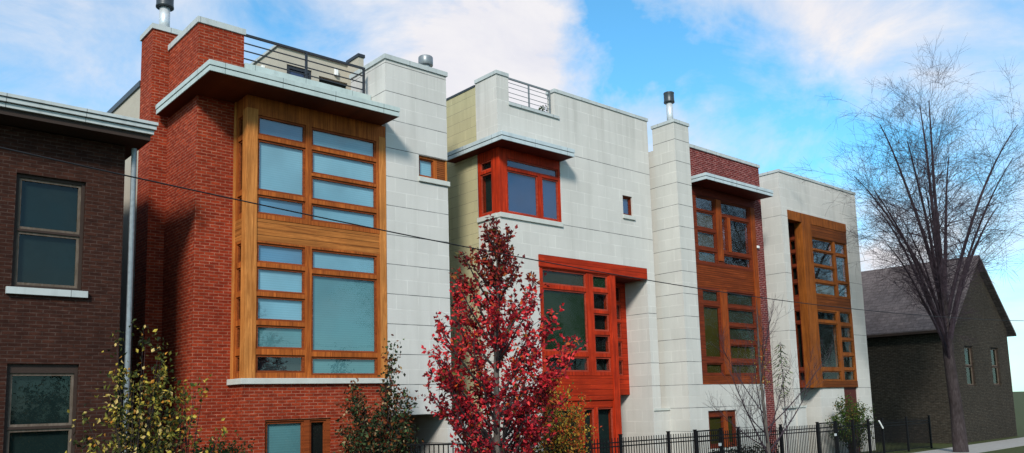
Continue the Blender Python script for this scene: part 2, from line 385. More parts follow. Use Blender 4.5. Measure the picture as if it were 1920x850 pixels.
# stone tower
b = MB()
holed(b, 'x', 16.0, 10.29, 12.10, -.20, 8.29, [(11.23,13,5.54,6.09)], .35)
holed(b, 'y', 12.10, 16.0, 28.0, -.20, 8.29, [(15.0,16.30,5.54,6.09),(17.6,30,7.2,9)], -.3, reveal=False)
b.quad((10.29,16,-.2),(10.29,17.6,-.2),(10.29,17.6,8.29),(10.29,16,8.29))
b.quad((10.29,17.6,7.2),(12.1,17.6,7.2),(12.1,17.6,8.29),(10.29,17.6,8.29))
b.quad((10.29,16,-.2),(12.1,16,-.2),(12.1,18.4,-.2),(10.29,18.4,-.2))
b.quad((10.29,16,8.29),(12.1,16,8.29),(12.1,17.6,8.29),(10.29,17.6,8.29))
b.quad((11.23,16.3,5.54),(12.1,16.3,5.54),(12.1,16.3,6.09),(11.23,16.3,6.09))
b.build('stone_wall', M['stone1'], h1)
b = MB(); coping(b, 10.29, 12.10, 16.0, 17.6, 8.292, .115, .035); b.build('stone_parapet_cap', M['coping'], h1)
f = MB().lathe(11.78, 16.42, [(.12,8.4),(.12,8.66)], 18).build('vent_pipe', M['steel'], h1)
f2 = MB().lathe(11.78, 16.42, [(.18,8.64),(.188,8.65),(.188,8.85),(.175,8.87)], 24).build('vent_cap', M['vent'], f)
for o_ in (f, f2):
    for p in o_.data.polygons: p.use_smooth = len(p.vertices) == 4
# entry recess under the tower
b = MB(); b.box(11.97, 12.56, 16.0, 18.4, -G, -.205); b.build('entry_pier', M['stone1'], h1)
b = MB().quad((10.29,18.38,-G),(11.97,18.38,-G),(11.97,18.38,-.2),(10.29,18.38,-.2)); b.build('entry_wall', M['stone1'], h1)
fr = MB(); holed(fr,'x',18.30,10.6,11.7,-G,-.35,[(10.72,11.58,-G-.1,-.5)],.06,outer=True); d_ = fr.build('entry_door', M['dark_red'], h1)
MB().quad((10.72,18.35,-G),(11.58,18.35,-G),(11.58,18.35,-.5),(10.72,18.35,-.5)).build('door_leaf', M['dark_red'], d_)
# rear body
b = MB(); b.box(5.74, 12.095, 19.30, 28, -G, 7.55); b.box(6.52, 12.095, 18.48, 19.298, -G, 7.17); b.build('rear_wall', M['beige'], h1)
b = MB(); b.box(5.70, 12.09, 19.29, 28.03, 7.55, 7.68); b.build('rear_wall_cap', M['steel_dark'], h1)
# bay window: front
pan = [(7.17,8.18,5.82,6.16),(7.17,8.18,4.62,5.64),(7.17,8.18,4.12,4.44),
       (8.41,9.98,5.81,6.15),(8.41,9.98,5.19,5.64),(8.41,9.98,4.60,5.04),(8.41,9.98,4.12,4.42)]
bl = [M['blind_blue'],M['blind_pale'],M['blind_blue'],M['blind_pale'],M['blind_pale'],M['blind_pale'],M['blind_pale']]
window_unit(h1, 'upper_bay_window', 'x', 16.0, 7.125, 10.10, 3.98, 6.32, pan, M['cedar'], M['cedar_sash'], M['glassA'], bl)
pan = [(7.18,8.18,3.09,3.42),(7.18,8.18,2.48,2.91),(7.18,8.18,1.88,2.30),(7.18,8.18,1.30,1.70),(7.18,8.18,.81,1.09),
       (8.42,9.98,3.05,3.41),(8.42,9.98,1.26,2.87),(8.42,9.98,.76,1.07)]
bl = [M['blind_blue'],M['blind_pale'],M['blind_pale'],M['blind_teal'],M['dark_teal'],M['blind_pale'],M['blind_teal'],M['blind_teal']]
window_unit(h1, 'lower_bay_window', 'x', 16.0, 7.125, 10.10, .652, 3.50, pan, M['cedar'], M['cedar_sash'], M['glassA'], bl)
MB().box(7.127,10.098,16.012,16.2,3.502,3.978).build('plank_spandrel', M['cedar_plank'], h1)
MB().box(6.882,10.282,16.004,16.2,6.322,6.598).build('bay_header', M['cedar'], h1)
b = MB(); b.box(6.88,7.123,15.99,16.21,.652,6.32); b.build('corner_post', M['cedar_post'], h1, bevel=.006)
b = MB(); b.box(10.102,10.284,15.992,16.2,.652,6.32); b.build('end_post', M['cedar_post'], h1, bevel=.006)
# bay side
S = [(5.82,6.16),(4.62,5.64),(4.12,4.44)]; S2 = [(3.09,3.42),(2.48,2.91),(1.88,2.30),(1.30,1.70),(.81,1.09)]
window_unit(h1, 'side_window', 'y', 6.885, 16.212, 16.545, 3.98, 6.32, [(16.26,16.42,a,c) for a,c in S], M['cedar'], M['cedar_sash'], M['glassB'], M['dark'], sash=.035)
window_unit(h1, 'side_window', 'y', 6.885, 16.212, 16.545, .652, 3.50, [(16.26,16.42,a,c) for a,c in S2], M['cedar'], M['cedar_sash'], M['glassB'], M['dark'], sash=.035)
MB().box(6.887,7.1,16.212,16.545,3.502,3.978).build('side_spandrel', M['cedar_plank'], h1)
MB().box(6.887,7.1,16.212,16.545,6.322,6.598).build('side_header', M['cedar'], h1)
b = MB(); b.box(6.868,7.0,16.547,16.649,.652,6.598); b.build('side_trim', M['cedar_post'], h1)
b = MB(); b.box(6.79,10.287,15.92,16.63,.532,.650); b.build('bay_sill', M['sill'], h1, bevel=.008)
# canopy
def canopy(parent, x0, x1, y0, y1, z, m, soff, hh=.22):
    c = MB(); c.box(x0, x1, y0, y1, z, z+hh*.46); c.box(x0-.012, x1+.012, y0-.012, y1, z+hh*.53, z+hh)
    o = c.build('canopy', m, parent, bevel=.006)
    MB().box(x0+.015, x1-.015, y0+.015, y1, z+hh*.46+.001, z+hh*.53-.001).build('shadow_gap', M['gap'], o)
    MB().quad((x0+.02,y0+.02,z-.004),(x1-.02,y0+.02,z-.004),(x1-.02,y1,z-.004),(x0+.02,y1,z-.004)).build('soffit', soff, o)
    return o
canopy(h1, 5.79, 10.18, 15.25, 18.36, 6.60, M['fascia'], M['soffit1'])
MB().box(7.09,10.27,16.62,16.98,7.0,7.56).build('terrace_curb', M['fascia'], h1)
# terrace railing
b = MB()
for z_ in (8.215,):
    b.bar((7.072,16.67,z_),(10.13,16.67,z_),.05,.05)
for z_ in (8.025,7.85,7.67): b.bar((7.072,16.67,z_),(10.10,16.67,z_),.023)
rl = b.build('terrace_railing', M['rail_metal'], h1)
for x_ in (8.57, 10.10): MB().box(x_-.024,x_+.024,16.645,16.695,7.56,8.19).build('railing_post', M['rail_metal'], rl)
# penthouse
b = MB(); holed(b,'x',19.6,9.25,11.5,7.55,9.60,[(9.51,10.24,7.6,9.18),(10.46,11.35,8.1,9.09)],.12)
b.quad((9.25,19.6,7.55),(9.25,23,7.55),(9.25,23,9.6),(9.25,19.6,9.6)); b.quad((11.5,19.6,7.55),(11.5,23,7.55),(11.5,23,9.6),(11.5,19.6,9.6)); b.quad((9.25,19.6,9.6),(11.5,19.6,9.6),(11.5,23,9.6),(9.25,23,9.6)); b.quad((9.25,23,7.55),(11.5,23,7.55),(11.5,23,9.6),(9.25,23,9.6))
ph = b.build('roof_penthouse', M['beige'], h1)
b = MB(); b.box(9.20,11.33,19.55,23.05,9.602,9.67); b.build('penthouse_cap', M['coping'], ph)
fr = MB(); holed(fr,'x',19.6,9.512,10.238,7.602,9.178,[(9.60,10.05,7.7,9.09),(10.09,10.17,7.7,9.09)],.08,d0=.03); fr.build('penthouse_door', M['rail_metal'], ph)
MB().quad((9.6,19.69,7.7),(10.238,19.69,7.7),(10.238,19.69,9.09),(9.6,19.69,9.09)).build('penthouse_door', M['blue_door'], ph)
MB().quad((10.46,19.70,8.1),(11.35,19.70,8.1),(11.35,19.70,9.09),(10.46,19.70,9.09)).build('penthouse_window', M['dark'], ph)
b = MB(); b.box(11.34,11.50,18.98,19.598,7.55,9.66); fin = b.build('penthouse_fin_wall', M['beige'], ph)
b = MB(); b.box(11.31,11.53,18.95,19.62,9.662,9.75); b.build('fin_cap', M['rail_metal'], fin)
for (x_,y_,z_,ax) in ((10.96,19.6,9.30,'x'),(9.25,20.4,9.22,'y')):
    b = MB()
    if ax == 'x': b.box(x_-.05,x_+.05,y_-.10,y_-.003,z_-.10,z_+.10)
    else: b.box(x_-.10,x_-.003,y_-.05,y_+.05,z_-.10,z_+.10)
    b.build('wall_lamp', M['white'], ph, bevel=.015)
# small wrapped window in the tower
window_unit(h1, 'small_window', 'x', 16.0, 11.232, 11.80, 5.542, 6.088, [(11.31,11.68,5.62,6.0)], M['cedar'], M['cedar_sash'], M['glassA'], M['blind_pale'], sash=.03, d0=.05, depth=.15)
MB().box(11.802,12.06,16.052,16.25,5.542,6.088).build('window_louvre', mat_wood('louvre_wood', (.30,.085,.02), (.19,.05,.012), planks=.05), h1)
MB().box(12.06,12.104,16.03,16.298,5.542,6.088).build('window_jamb', M['cedar_post'], h1)
MB().box(11.21,12.14,15.95,16.10,5.42,5.538).build('window_sill', M['sill'], h1, bevel=.006)
# basement window in brick base
window_unit(h1, 'basement_window', 'x', 16.03, 7.347, 8.838, -1.598, -.197, [(7.42,8.18,-1.5,-.28),(8.40,8.70,-1.5,-.28)], M['cedar_sash'], M['cedar_sash'], M['glassA'], [M['blind_teal'],M['dark']], depth=.12)

# ------------------------------------------------------------------ house 2: pale stone with red wood
h2 = thing('town_house', 'pale grey stone town house with red orange corner window and red entry bay', 'house', (17,20,0), 'modern town houses in a row')
b = MB()
holed(b,'x',16.0,13.795,20.09,-G,8.80,[(13,16.09,5.0,6.78),(14.22,15.97,8.02,9),(18.74,19.18,5.59,6.20),(15.15,19.70,-G-1,4.0)],.25)
holed(b,'y',13.795,16.0,16.90,-G,8.80,[(15,16.89,5.0,6.78)],.25,reveal=False)
b.quad((20.09,16,-G),(20.09,26,-G),(20.09,26,8.8),(20.09,16,8.8))
b.quad((19.70,16.25,-G),(19.70,18.6,-G),(19.70,18.6,3.68),(19.70,16.25,3.68))        # entry reveal
b.quad((14.22,16.25,8.02),(15.97,16.25,8.02),(15.97,16.3,8.02),(14.22,16.3,8.02))
b.quad((13.795,16,8.8),(14.22,16,8.8),(14.22,16.9,8.8),(13.795,16.9,8.8)); b.quad((15.97,16,8.8),(20.09,16,8.8),(20.09,16.3,8.8),(15.97,16.3,8.8))
b.quad((14.22,16.25,8.02),(14.22,16.9,8.02),(14.22,16.9,8.8),(14.22,16.25,8.8)); b.quad((15.97,16.25,8.02),(15.97,16.3,8.02),(15.97,16.3,8.8),(15.97,16.25,8.8))
b.build('stone_wall', M['stone2'], h2)
b = MB(); b.quad((13.795,16.902,-G),(13.795,26,-G),(13.795,26,8.72),(13.795,16.902,8.72)); b.quad((13.8,26,-G),(20.09,26,-G),(20.09,26,8),(13.8,26,8)); b.build('yellow_side_wall', M['yellow'], h2)
b = MB(); b.quad((13.8,16.26,7.7),(20.085,16.26,7.7),(20.085,26,7.7),(13.8,26,7.7)); b.build('roof_deck', M['coping'], h2)
b = MB(); coping(b,13.795,14.19,16.0,16.88,8.803,.10,.03); b.box(15.94,20.12,15.97,16.33,8.803,8.90); b.box(14.20,16.10,15.955,16.32,8.022,8.10); b.build('parapet_cap', M['coping'], h2)
b = MB(); b.box(13.775,14.0,16.92,26.02,8.722,8.78); b.build('side_wall_cap', M['steel_dark'], h2)
b = MB(); b.bar((14.2,16.15,8.86),(15.93,16.15,8.86),.045)
for z_ in (8.74,8.61,8.46,8.33,8.2): b.bar((14.2,16.15,z_),(15.96,16.15,z_),.013)
rl = b.build('roof_railing', M['grey_rail'], h2)
for x_ in (15.11, 15.92): MB().box(x_-.018,x_+.018,16.132,16.168,8.10,8.838).build('railing_post', M['grey_rail'], rl)
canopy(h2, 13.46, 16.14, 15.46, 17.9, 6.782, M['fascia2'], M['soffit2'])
# corner window
window_unit(h2, 'corner_window', 'x', 16.0, 14.075, 16.088, 5.002, 6.778, [(14.14,15.98,6.32,6.49),(14.14,15.19,5.09,6.17),(15.42,15.98,5.09,6.17)], M['redwood'], M['redwood_sash'], M['glassA'], [M['blind_sky_refl'],M['blind_sky_refl'],M['blind_sky_refl']], sash=.04, d0=.012)
window_unit(h2, 'side_window', 'y', 13.795, 16.282, 16.888, 5.002, 6.778, [(16.36,16.76,6.30,6.48),(16.36,16.76,5.11,6.14)], M['redwood'], M['redwood_sash'], M['glassB'], M['dark_teal'], sash=.04, d0=.012)
MB().box(13.80,14.073,16.004,16.28,5.002,6.778).build('corner_post', M['redwood'], h2, bevel=.006)
b = MB(); b.box(13.775,16.10,15.95,16.10,4.87,4.998); b.box(13.745,13.80,16.10,16.90,4.87,4.998); b.build('window_sill', M['sill'], h2, bevel=.006)
window_unit(h2, 'small_window', 'x', 16.0, 18.742, 19.178, 5.592, 6.198, [(18.80,19.12,5.66,6.13)], M['amber_sash'], M['amber_sash'], M['glassA'], M['blind_sky_refl'], sash=.03, d0=.05, depth=.15)
MB().box(18.70,19.25,15.95,16.10,5.47,5.588).build('window_sill', M['sill'], h2, bevel=.006)
# red bay
b = MB(); b.box(15.13,19.66,15.94,16.20,3.665,4.004); b.build('header_beam', M['redwood_plank'], h2, bevel=.006)
window_unit(h2, 'bay_window', 'x', 15.98, 15.152, 17.938, .72, 3.662,
   [(15.29,16.92,3.25,3.59),(15.29,16.92,1.42,3.05),(15.29,16.92,.87,1.20),
    (17.28,17.84,3.27,3.58),(17.28,17.84,2.64,3.08),(17.28,17.84,2.04,2.46),(17.28,17.84,1.40,1.84),(17.28,17.84,.87,1.20)],
   M['redwood'], M['redwood_sash'], M['glassB'], [M['blind_grey'],M['blind_tree_refl'],M['dark'],M['blind_tree_refl'],M['dark'],M['dark'],M['dark'],M['dark']])
MB().box(15.152,17.938,15.99,16.2,.03,.718).build('bay_panel', M['redwood_plank'], h2)
MB().box(15.152,17.938,16.03,16.2,-.16,.027).build('lower_panel', M['redwood_plank'], h2)
window_unit(h2, 'basement_window', 'x', 16.0, 15.152, 17.938, -G, -.163, [(15.3,16.5,-1.6,-.23),(16.75,17.08,-1.6,-.23),(17.30,17.86,-1.6,-.23)], M['redwood'], M['redwood_sash'], M['glassB'], M['dark_teal'], d0=.01)
MB().box(17.94,18.19,15.955,16.2,-G,3.663).build('bay_post', M['redwood'], h2, bevel=.008)
MB().box(17.95,18.18,16.202,18.6,-G,3.663).build('recess_side', M['redwood_plank'], h2)
# entry recess
window_unit(h2, 'entry_side_window', 'x', 16.89, 18.192, 19.698, .17, 3.662,
   [(19.02,19.43,a,c) for a,c in ((3.1,3.5),(2.52,2.95),(1.95,2.37),(1.36,1.78),(.80,1.2))], M['redwood_plank'], M['redwood_sash'], M['glassB'], M['dark'], sash=.035)
MB().quad((18.19,16.89,.172),(19.698,16.89,.172),(19.698,18.6,.172),(18.19,18.6,.172)).build('entry_ceiling', M['soffit2'], h2)
MB().quad((18.19,16.2,3.667),(19.698,16.2,3.667),(19.698,16.9,3.667),(18.19,16.9,3.667)).build('recess_soffit', M['soffit2'], h2)
MB().quad((18.19,18.58,-G),(19.698,18.58,-G),(19.698,18.58,.17),(18.19,18.58,.17)).build('entry_door', M['dark_red'], h2)
b = MB(); b.box(20.092,20.66,16.0,16.5,-G,-.34); b.build('side_pier', M['stone2'], h2)
b = MB(); b.box(19.72,20.69,15.965,16.53,-.338,-.27); b.build('pier_cap', M['sill'], h2)

# ------------------------------------------------------------------ house 3: beige stone chimney and mauve brick
h3 = thing('town_house', 'beige stone and mauve brick town house with tall stone chimney and orange wood window wall', 'house', (23,20,0), 'modern town houses in a row')
b = MB()
b.box(20.482,21.23,15.25,16.12,.42,8.66)
holed(b,'x',15.25,20.482,24.70,-G,.42,[(21.43,22.96,-1.56,-.40)],.25)
b.quad((20.482,15.25,-G),(20.482,16.12,-G),(20.482,16.12,.42),(20.482,15.25,.42)); b.quad((24.7,15.25,-G),(24.7,15.6,-G),(24.7,15.6,.42),(24.7,15.25,.42)); b.quad((21.23,15.25,.42),(24.7,15.25,.42),(24.7,15.6,.42),(21.23,15.6,.42))
b.build('stone_wall', M['stone3'], h3)
b = MB(); coping(b,20.482,21.23,15.25,16.12,8.662,.10,.03); cc = b.build('chimney_cap', M['coping'], h3)
flue(h3, 20.93, 15.72, 8.72, 9.62, .105, 9.52, 9.86, .175, M['steel_dark'])
b = MB(); b.quad((20.50,16.122,-G),(20.50,26,-G),(20.50,26,7.95),(20.50,16.122,7.95)); b.quad((20.5,26,-G),(25.8,26,-G),(25.8,26,7.95),(20.5,26,7.95)); b.build('side_wall', M['stone3'], h3)
b = MB()
holed(b,'x',15.6,21.232,25.80,-G,8.16,[(21.50,25.28,.425,6.89)],.2)
b.quad((25.8,15.6,-G),(25.8,26,-G),(25.8,26,8.16),(25.8,15.6,8.16)); b.quad((21.232,15.9,7.7),(21.232,15.6,7.7),(21.232,15.6,8.16),(21.232,15.9,8.16))
b.build('brick_wall', M['brick3'], h3)
b = MB(); b.box(21.235,25.84,15.56,15.95,8.162,8.27); b.build('parapet_cap', M['coping'], h3)
b = MB(); b.quad((20.51,15.62,7.9),(25.79,15.62,7.9),(25.79,26,7.9),(20.51,26,7.9)); b.build('roof_deck', M['coping'], h3)
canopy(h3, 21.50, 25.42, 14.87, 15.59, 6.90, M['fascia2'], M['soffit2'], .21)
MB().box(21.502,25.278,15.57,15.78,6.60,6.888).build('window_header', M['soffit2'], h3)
pan = [(21.93,22.86,6.17,6.53),(21.93,22.86,5.57,6.05),(21.93,22.86,4.92,5.38),(21.93,22.86,4.43,4.73),
       (23.34,24.90,6.17,6.53),(23.34,23.55,4.91,6.0),(23.80,24.90,4.91,6.0),(23.34,24.90,4.45,4.72)]
bl = [M['dark'],M['blind_grey'],M['blind_grey'],M['blind_grey'],M['dark_teal'],M['dark_teal'],M['dark'],M['dark']]
window_unit(h3, 'upper_window', 'x', 15.6, 21.60, 25.02, 4.30, 6.598, pan, M['amber_sash'], M['amber_sash'], M['glassA'], bl, d0=-.01)  # shade on the recessed rails put into this darker frame wood
pan = [(22.02,22.83,3.14,3.44),(22.02,22.83,1.32,2.92),(22.02,22.83,.80,1.07),
       (23.40,24.90,3.10,3.46),(23.40,24.90,2.48,2.90),(23.40,24.90,1.91,2.29),(23.40,24.90,1.28,1.69),(23.40,24.90,.80,1.07)]
bl = [M['blind_grey'],M['blind_olive'],M['blind_olive'],M['blind_grey'],M['blind_grey'],M['blind_grey'],M['blind_olive'],M['blind_olive']]
window_unit(h3, 'lower_window', 'x', 15.6, 21.60, 25.02, .72, 3.56, pan, M['amber_sash'], M['amber_sash'], M['glassB'], bl, d0=-.01)  # darker frame wood again carries the shade of the recessed rails
MB().box(22.96,23.24,15.555,15.7,4.50,6.59).build('window_mullion', M['amber'], h3); MB().box(23.60,23.75,15.57,15.7,4.86,6.05).build('window_mullion', M['amber'], h3); MB().box(22.93,23.27,15.555,15.7,.74,3.55).build('window_mullion', M['amber'], h3)
MB().box(21.602,25.018,15.60,15.78,3.562,4.298).build('plank_spandrel', M['amber_plank'], h3)
MB().box(21.602,25.018,15.585,15.78,.428,.718).build('bottom_panel', M['amber_plank'], h3)
MB().box(25.022,25.276,15.55,15.78,.428,6.598).build('window_post', M['amber'], h3, bevel=.006)
MB().box(21.502,21.598,15.575,15.78,.428,6.598).build('window_jamb', M['amber'], h3)
MB().box(25.27,25.42,15.53,15.598,5.17,5.26).build('alarm_box', M['white'], h3, bevel=.01)
window_unit(h3, 'basement_window', 'x', 15.25, 21.432, 22.958, -1.558, -.402, [(21.58,22.24,-1.42,-.62),(22.56,22.84,-1.42,-.62)], M['amber_sash'], M['amber_sash'], M['glassB'], [M['blind_olive'],M['blind_olive']], sash=.03, d0=.06, depth=.15)
MB().box(22.28,22.50,15.29,15.33,-1.55,-.41).build('window_mullion', M['amber'], h3)
MB().box(21.40,22.98,15.20,15.34,-1.64,-1.56).build('window_sill', M['sill'], h3)

# ------------------------------------------------------------------ house 4: light stone with golden wood
h4 = thing('town_house', 'light stone town house at the far end with golden brown wood bay', 'house', (30,20,0), 'modern town houses in a row')
Y4 = 15.45
b = MB()
holed(b,'x',Y4,26.88,32.77,-G,8.17,[(27.30,31.74,-G-1,6.81)],1.6)
b.quad((26.88,Y4,-G),(26.88,26,-G),(26.88,26,8.17),(26.88,Y4,8.17)); b.quad((32.77,Y4,-G),(32.77,26,-G),(32.77,26,8.17),(32.77,Y4,8.17)); b.quad((26.88,26,-G),(32.77,26,-G),(32.77,26,8.17),(26.88,26,8.17))
b.quad((26.88,Y4,8.17),(32.77,Y4,8.17),(32.77,26,8.17),(26.88,26,8.17))
b.quad((27.3,17.05,-G),(31.74,17.05,-G),(31.74,17.05,6.81),(27.3,17.05,6.81))
b.build('stone_wall', M['stone4'], h4)
b = MB(); b.box(26.85,32.80,Y4-.03,26.03,8.172,8.27); b.build('parapet_cap', M['coping'], h4)
b = MB(); b.box(28.86,30.69,15.52,17.04,-G,.262); b.build('bay_base', M['stone4'], h4)
MB().box(30.692,31.738,15.56,17.04,-G,.262).build('basement_door', M['dark_red'], h4)
MB().box(27.302,31.738,Y4-.015,15.75,6.46,6.807).build('header_beam', M['gold'], h4)
MB().box(28.952,31.738,Y4+.002,15.75,5.985,6.458).build('top_panel', M['gold_plank'], h4)
MB().box(28.26,28.95,15.43,15.75,.265,6.458).build('bay_post', M['gold'], h4, bevel=.008)
pan = [(29.03,30.58,5.57,5.92),(29.03,30.58,4.98,5.44),(29.03,30.58,4.38,4.83),(29.03,30.58,3.83,4.20),
       (30.83,31.60,5.57,5.92),(30.83,31.60,4.46,5.39),(30.83,31.60,3.83,4.30)]
window_unit(h4, 'upper_bay_window', 'x', Y4, 28.952, 31.738, 3.76, 5.983, pan, M['gold'], M['gold_sash'], M['glassA'], [M['dark'],M['dark'],M['dark'],M['blind_grey'],M['dark'],M['dark'],M['dark']], d0=.02)
pan = [(29.03,30.45,2.84,3.12),(29.03,30.45,1.04,2.67),(29.03,30.45,.58,.84)] + [(30.78,31.58,a,c) for a,c in ((2.80,3.16),(2.21,2.60),(1.63,2.04),(1.04,1.44),(.55,.87))]
window_unit(h4, 'lower_bay_window', 'x', Y4, 28.952, 31.738, .50, 3.22, pan, M['gold'], M['gold_sash'], M['glassB'], M['dark'], d0=.02)
MB().box(28.952,31.738,Y4+.03,15.75,3.222,3.758).build('plank_spandrel', M['gold_plank'], h4)
MB().box(28.952,31.738,Y4+.01,15.75,.265,.498).build('bottom_panel', M['gold_plank'], h4)
window_unit(h4, 'side_window', 'y', 28.27, 15.752, 16.9, 3.5, 5.96, [(15.80,15.98,a,c) for a,c in ((5.48,5.81),(4.93,5.31),(4.34,4.77),(3.75,4.15))]+[(16.2,16.8,a,c) for a,c in ((5.48,5.81),(4.34,5.31),(3.75,4.15))], M['amber_sash'], M['amber_sash'], M['glassB'], M['dark'], sash=.035)  # shade inside the opening put into the darker wood
window_unit(h4, 'side_window', 'y', 28.27, 15.752, 16.9, .28, 3.4, [(15.80,15.98,a,c) for a,c in ((2.78,3.11),(1.04,2.62),(.56,.84))]+[(16.2,16.8,a,c) for a,c in ((2.78,3.11),(1.04,2.62),(.56,.84))], M['amber_sash'], M['amber_sash'], M['glassB'], M['dark'], sash=.035)  # lower side window, opening's shade in its dark wood as well
MB().box(28.40,28.6,15.752,16.9,5.962,6.455).build('side_header', M['dark_red'], h4)  # dark box stands for the shaded recess above the side window
MB().box(28.272,28.5,15.752,16.9,3.402,3.498).build('side_spandrel', M['amber_plank'], h4)
MB().quad((28.262,15.5,.262),(28.86,15.5,.262),(28.86,17.0,.262),(28.262,17.0,.262)).build('bay_underside', M['soffit2'], h4)
b = MB(); b.box(26.0,26.878,15.43,15.9,-G,-.43); b.box(26.882,27.50,15.38,Y4-.003,-G,-.43); b.build('side_pier', M['stone4'], h4)
b = MB(); b.box(25.97,27.55,15.35,Y4-.003,-.428,-.36); b.build('pier_cap', M['sill'], h4)

# ------------------------------------------------------------------ older houses at both ends
nb = thing('brick_house', 'old dark brown brick house with pale moulded eave gutter at the left end', 'house', (0,20,0))
b = MB(); holed(b,'x',15.95,-9,4.50,-G,5.0,[(2.75,3.85,2.2,4.2),(-2.2,-1.1,2.2,4.2),(2.75,3.85,-1.2,.9),(-2.2,-1.1,-1.2,.9)],.15)
b.quad((4.50,15.95,-G),(4.50,30,-G),(4.50,30,5.0),(4.50,15.95,5.0)); b.quad((-9,15.95,-G),(-9,30,-G),(-9,30,5),(-9,15.95,5)); b.quad((-9,30,-G),(4.50,30,-G),(4.50,30,5),(-9,30,5)); b.build('brick_wall', M['brickN'], nb)
for x0,z0 in ((2.75,2.2),(-2.2,2.2),(2.75,-1.2),(-2.2,-1.2)):
    window_unit(nb, 'window', 'x', 15.95, x0+.003, x0+1.097, z0+.003, z0+1.997 if z0>0 else z0+2.097, [(x0+.1,x0+1.0,z0+.1,z0+.95),(x0+.1,x0+1.0,z0+1.08,z0+1.9)], M['eave_wood'], M['pole'], M['glassB'], M['dark_teal'], d0=.06, depth=.12)
    MB().box(x0-.08,x0+1.18,15.87,15.949,z0-.12,z0-.003).build('window_sill', M['coping'], nb)
b = MB(); b.box(-9.4,4.78,15.42,30.3,5.02,5.13); b.build('eave', M['eave_wood'], nb)
b = MB(); b.box(-9.45,4.82,15.36,15.50,5.132,5.20); b.box(-9.45,4.85,15.31,15.50,5.215,5.28); b.box(-9.45,4.87,15.28,15.50,5.295,5.35); b.build('gutter', M['coping'], nb)
b = MB(); b.quad((-9.4,15.5,5.33),(4.8,15.5,5.33),(4.4,21,6.2),(-9.0,21,6.2)); b.quad((-9.0,21,6.2),(4.4,21,6.2),(4.8,30.3,5.33),(-9.4,30.3,5.33)); b.poly([(4.8,15.5,5.33),(4.8,30.3,5.33),(4.4,21,6.2)]); b.build('roof', M['shingle'], nb)
b = MB(); b.lathe(4.63,15.86,[(.05,-G),(.05,4.95)],12); b.build('downpipe', M['vent'], nb)

hr = thing('brick_house', 'dark brick house with brown shingle gable roof at the right end', 'house', (40,20,0))
yf = 14.2
b = MB(); b.quad((38,yf,-G),(38,34,-G),(38,34,2.95),(38,yf,2.95)); b.quad((38,34,-G),(45,34,-G),(45,34,2.95),(38,34,2.95)); b.quad((45,yf,-G),(45,34,-G),(45,34,2.95),(45,yf,2.95))
holed(b,'x',yf,38,45,-G,2.95,[(39.4,40.4,.2,2.0),(42.6,43.6,.2,2.0)],.15); b.poly([(38,yf,2.95),(45,yf,2.95),(41.5,yf,6.15)]); b.poly([(38,34,2.95),(45,34,2.95),(41.5,34,6.15)])
b.build('brick_wall', M['brickD'], hr)
for x0 in (39.4, 42.6):
    window_unit(hr, 'window', 'x', yf, x0+.003, x0+.997, .203, 1.997, [(x0+.1,x0+.9,.3,1.04),(x0+.1,x0+.9,1.17,1.9)], M['eave_wood'], M['pole'], M['glassB'], M['dark'], d0=.06, depth=.12)
b = MB()
for sx, xe in ((1,37.6),(-1,45.4)):
    b.quad((xe,yf-.3,2.72),(xe,34.3,2.72),(41.5,34.3,6.28),(41.5,yf-.3,6.28)); b.quad((xe,yf-.3,2.60),(xe,34.3,2.60),(41.5,34.3,6.16),(41.5,yf-.3,6.16))
    b.quad((xe,yf-.3,2.60),(xe,34.3,2.60),(xe,34.3,2.72),(xe,yf-.3,2.72)); b.quad((xe,yf-.3,2.60),(xe,yf-.3,2.72),(41.5,yf-.3,6.28),(41.5,yf-.3,6.16))
b.build('roof', M['shingle'], hr)
MB().box(37.52,37.64,yf-.3,34.3,2.56,2.67).build('gutter', M['eave_wood'], hr)

# ------------------------------------------------------------------ fences
FT = -.93
def fence_run(name, label, xs, y=14.0, flat=False, group=None):
    t = thing(name, label, 'fence', (xs[0], y, 0), group)
    zt = lambda x: FT - (x-16)*.0045
    for i, x in enumerate(xs):
        b = MB(); b.box(x-.032,x+.032,y-.032,y+.032,-G,zt(x)+.06); b.box(x-.042,x+.042,y-.042,y+.042,zt(x)+.06,zt(x)+.085); b.build('post', M['black_metal'], t)
        if i+1 < len(xs):
            x1 = xs[i+1]; b = MB(); n = max(2, round((x1-x)/.104)); st = (x1-x)/n
            for k in range(1, n):
                xx = x+k*st; b.box(xx-.0085,xx+.0085,y-.0085,y+.0085,-G+.08,zt(xx))
            for dz in (.115,.215,1.15): b.bar((x+.03,y,zt(x)-dz),(x1-.03,y,zt(x1)-dz),.032,.030)
            b.build('picket_panel', M['black_metal'], t)
    return t
fence_run('iron_fence', 'black iron picket fence behind the red tree, left of the gate', [10.85,12.4,13.97,15.89,17.82,19.0])
fence_run('iron_fence', 'black iron picket fence between the two gates, below the bare young tree', [20.24,21.09,23.42,25.68])
fence_run('iron_fence', 'black iron picket fence at the far right before the dark brick house', [26.92,28.1,29.27,30.36,32.4,34.5])
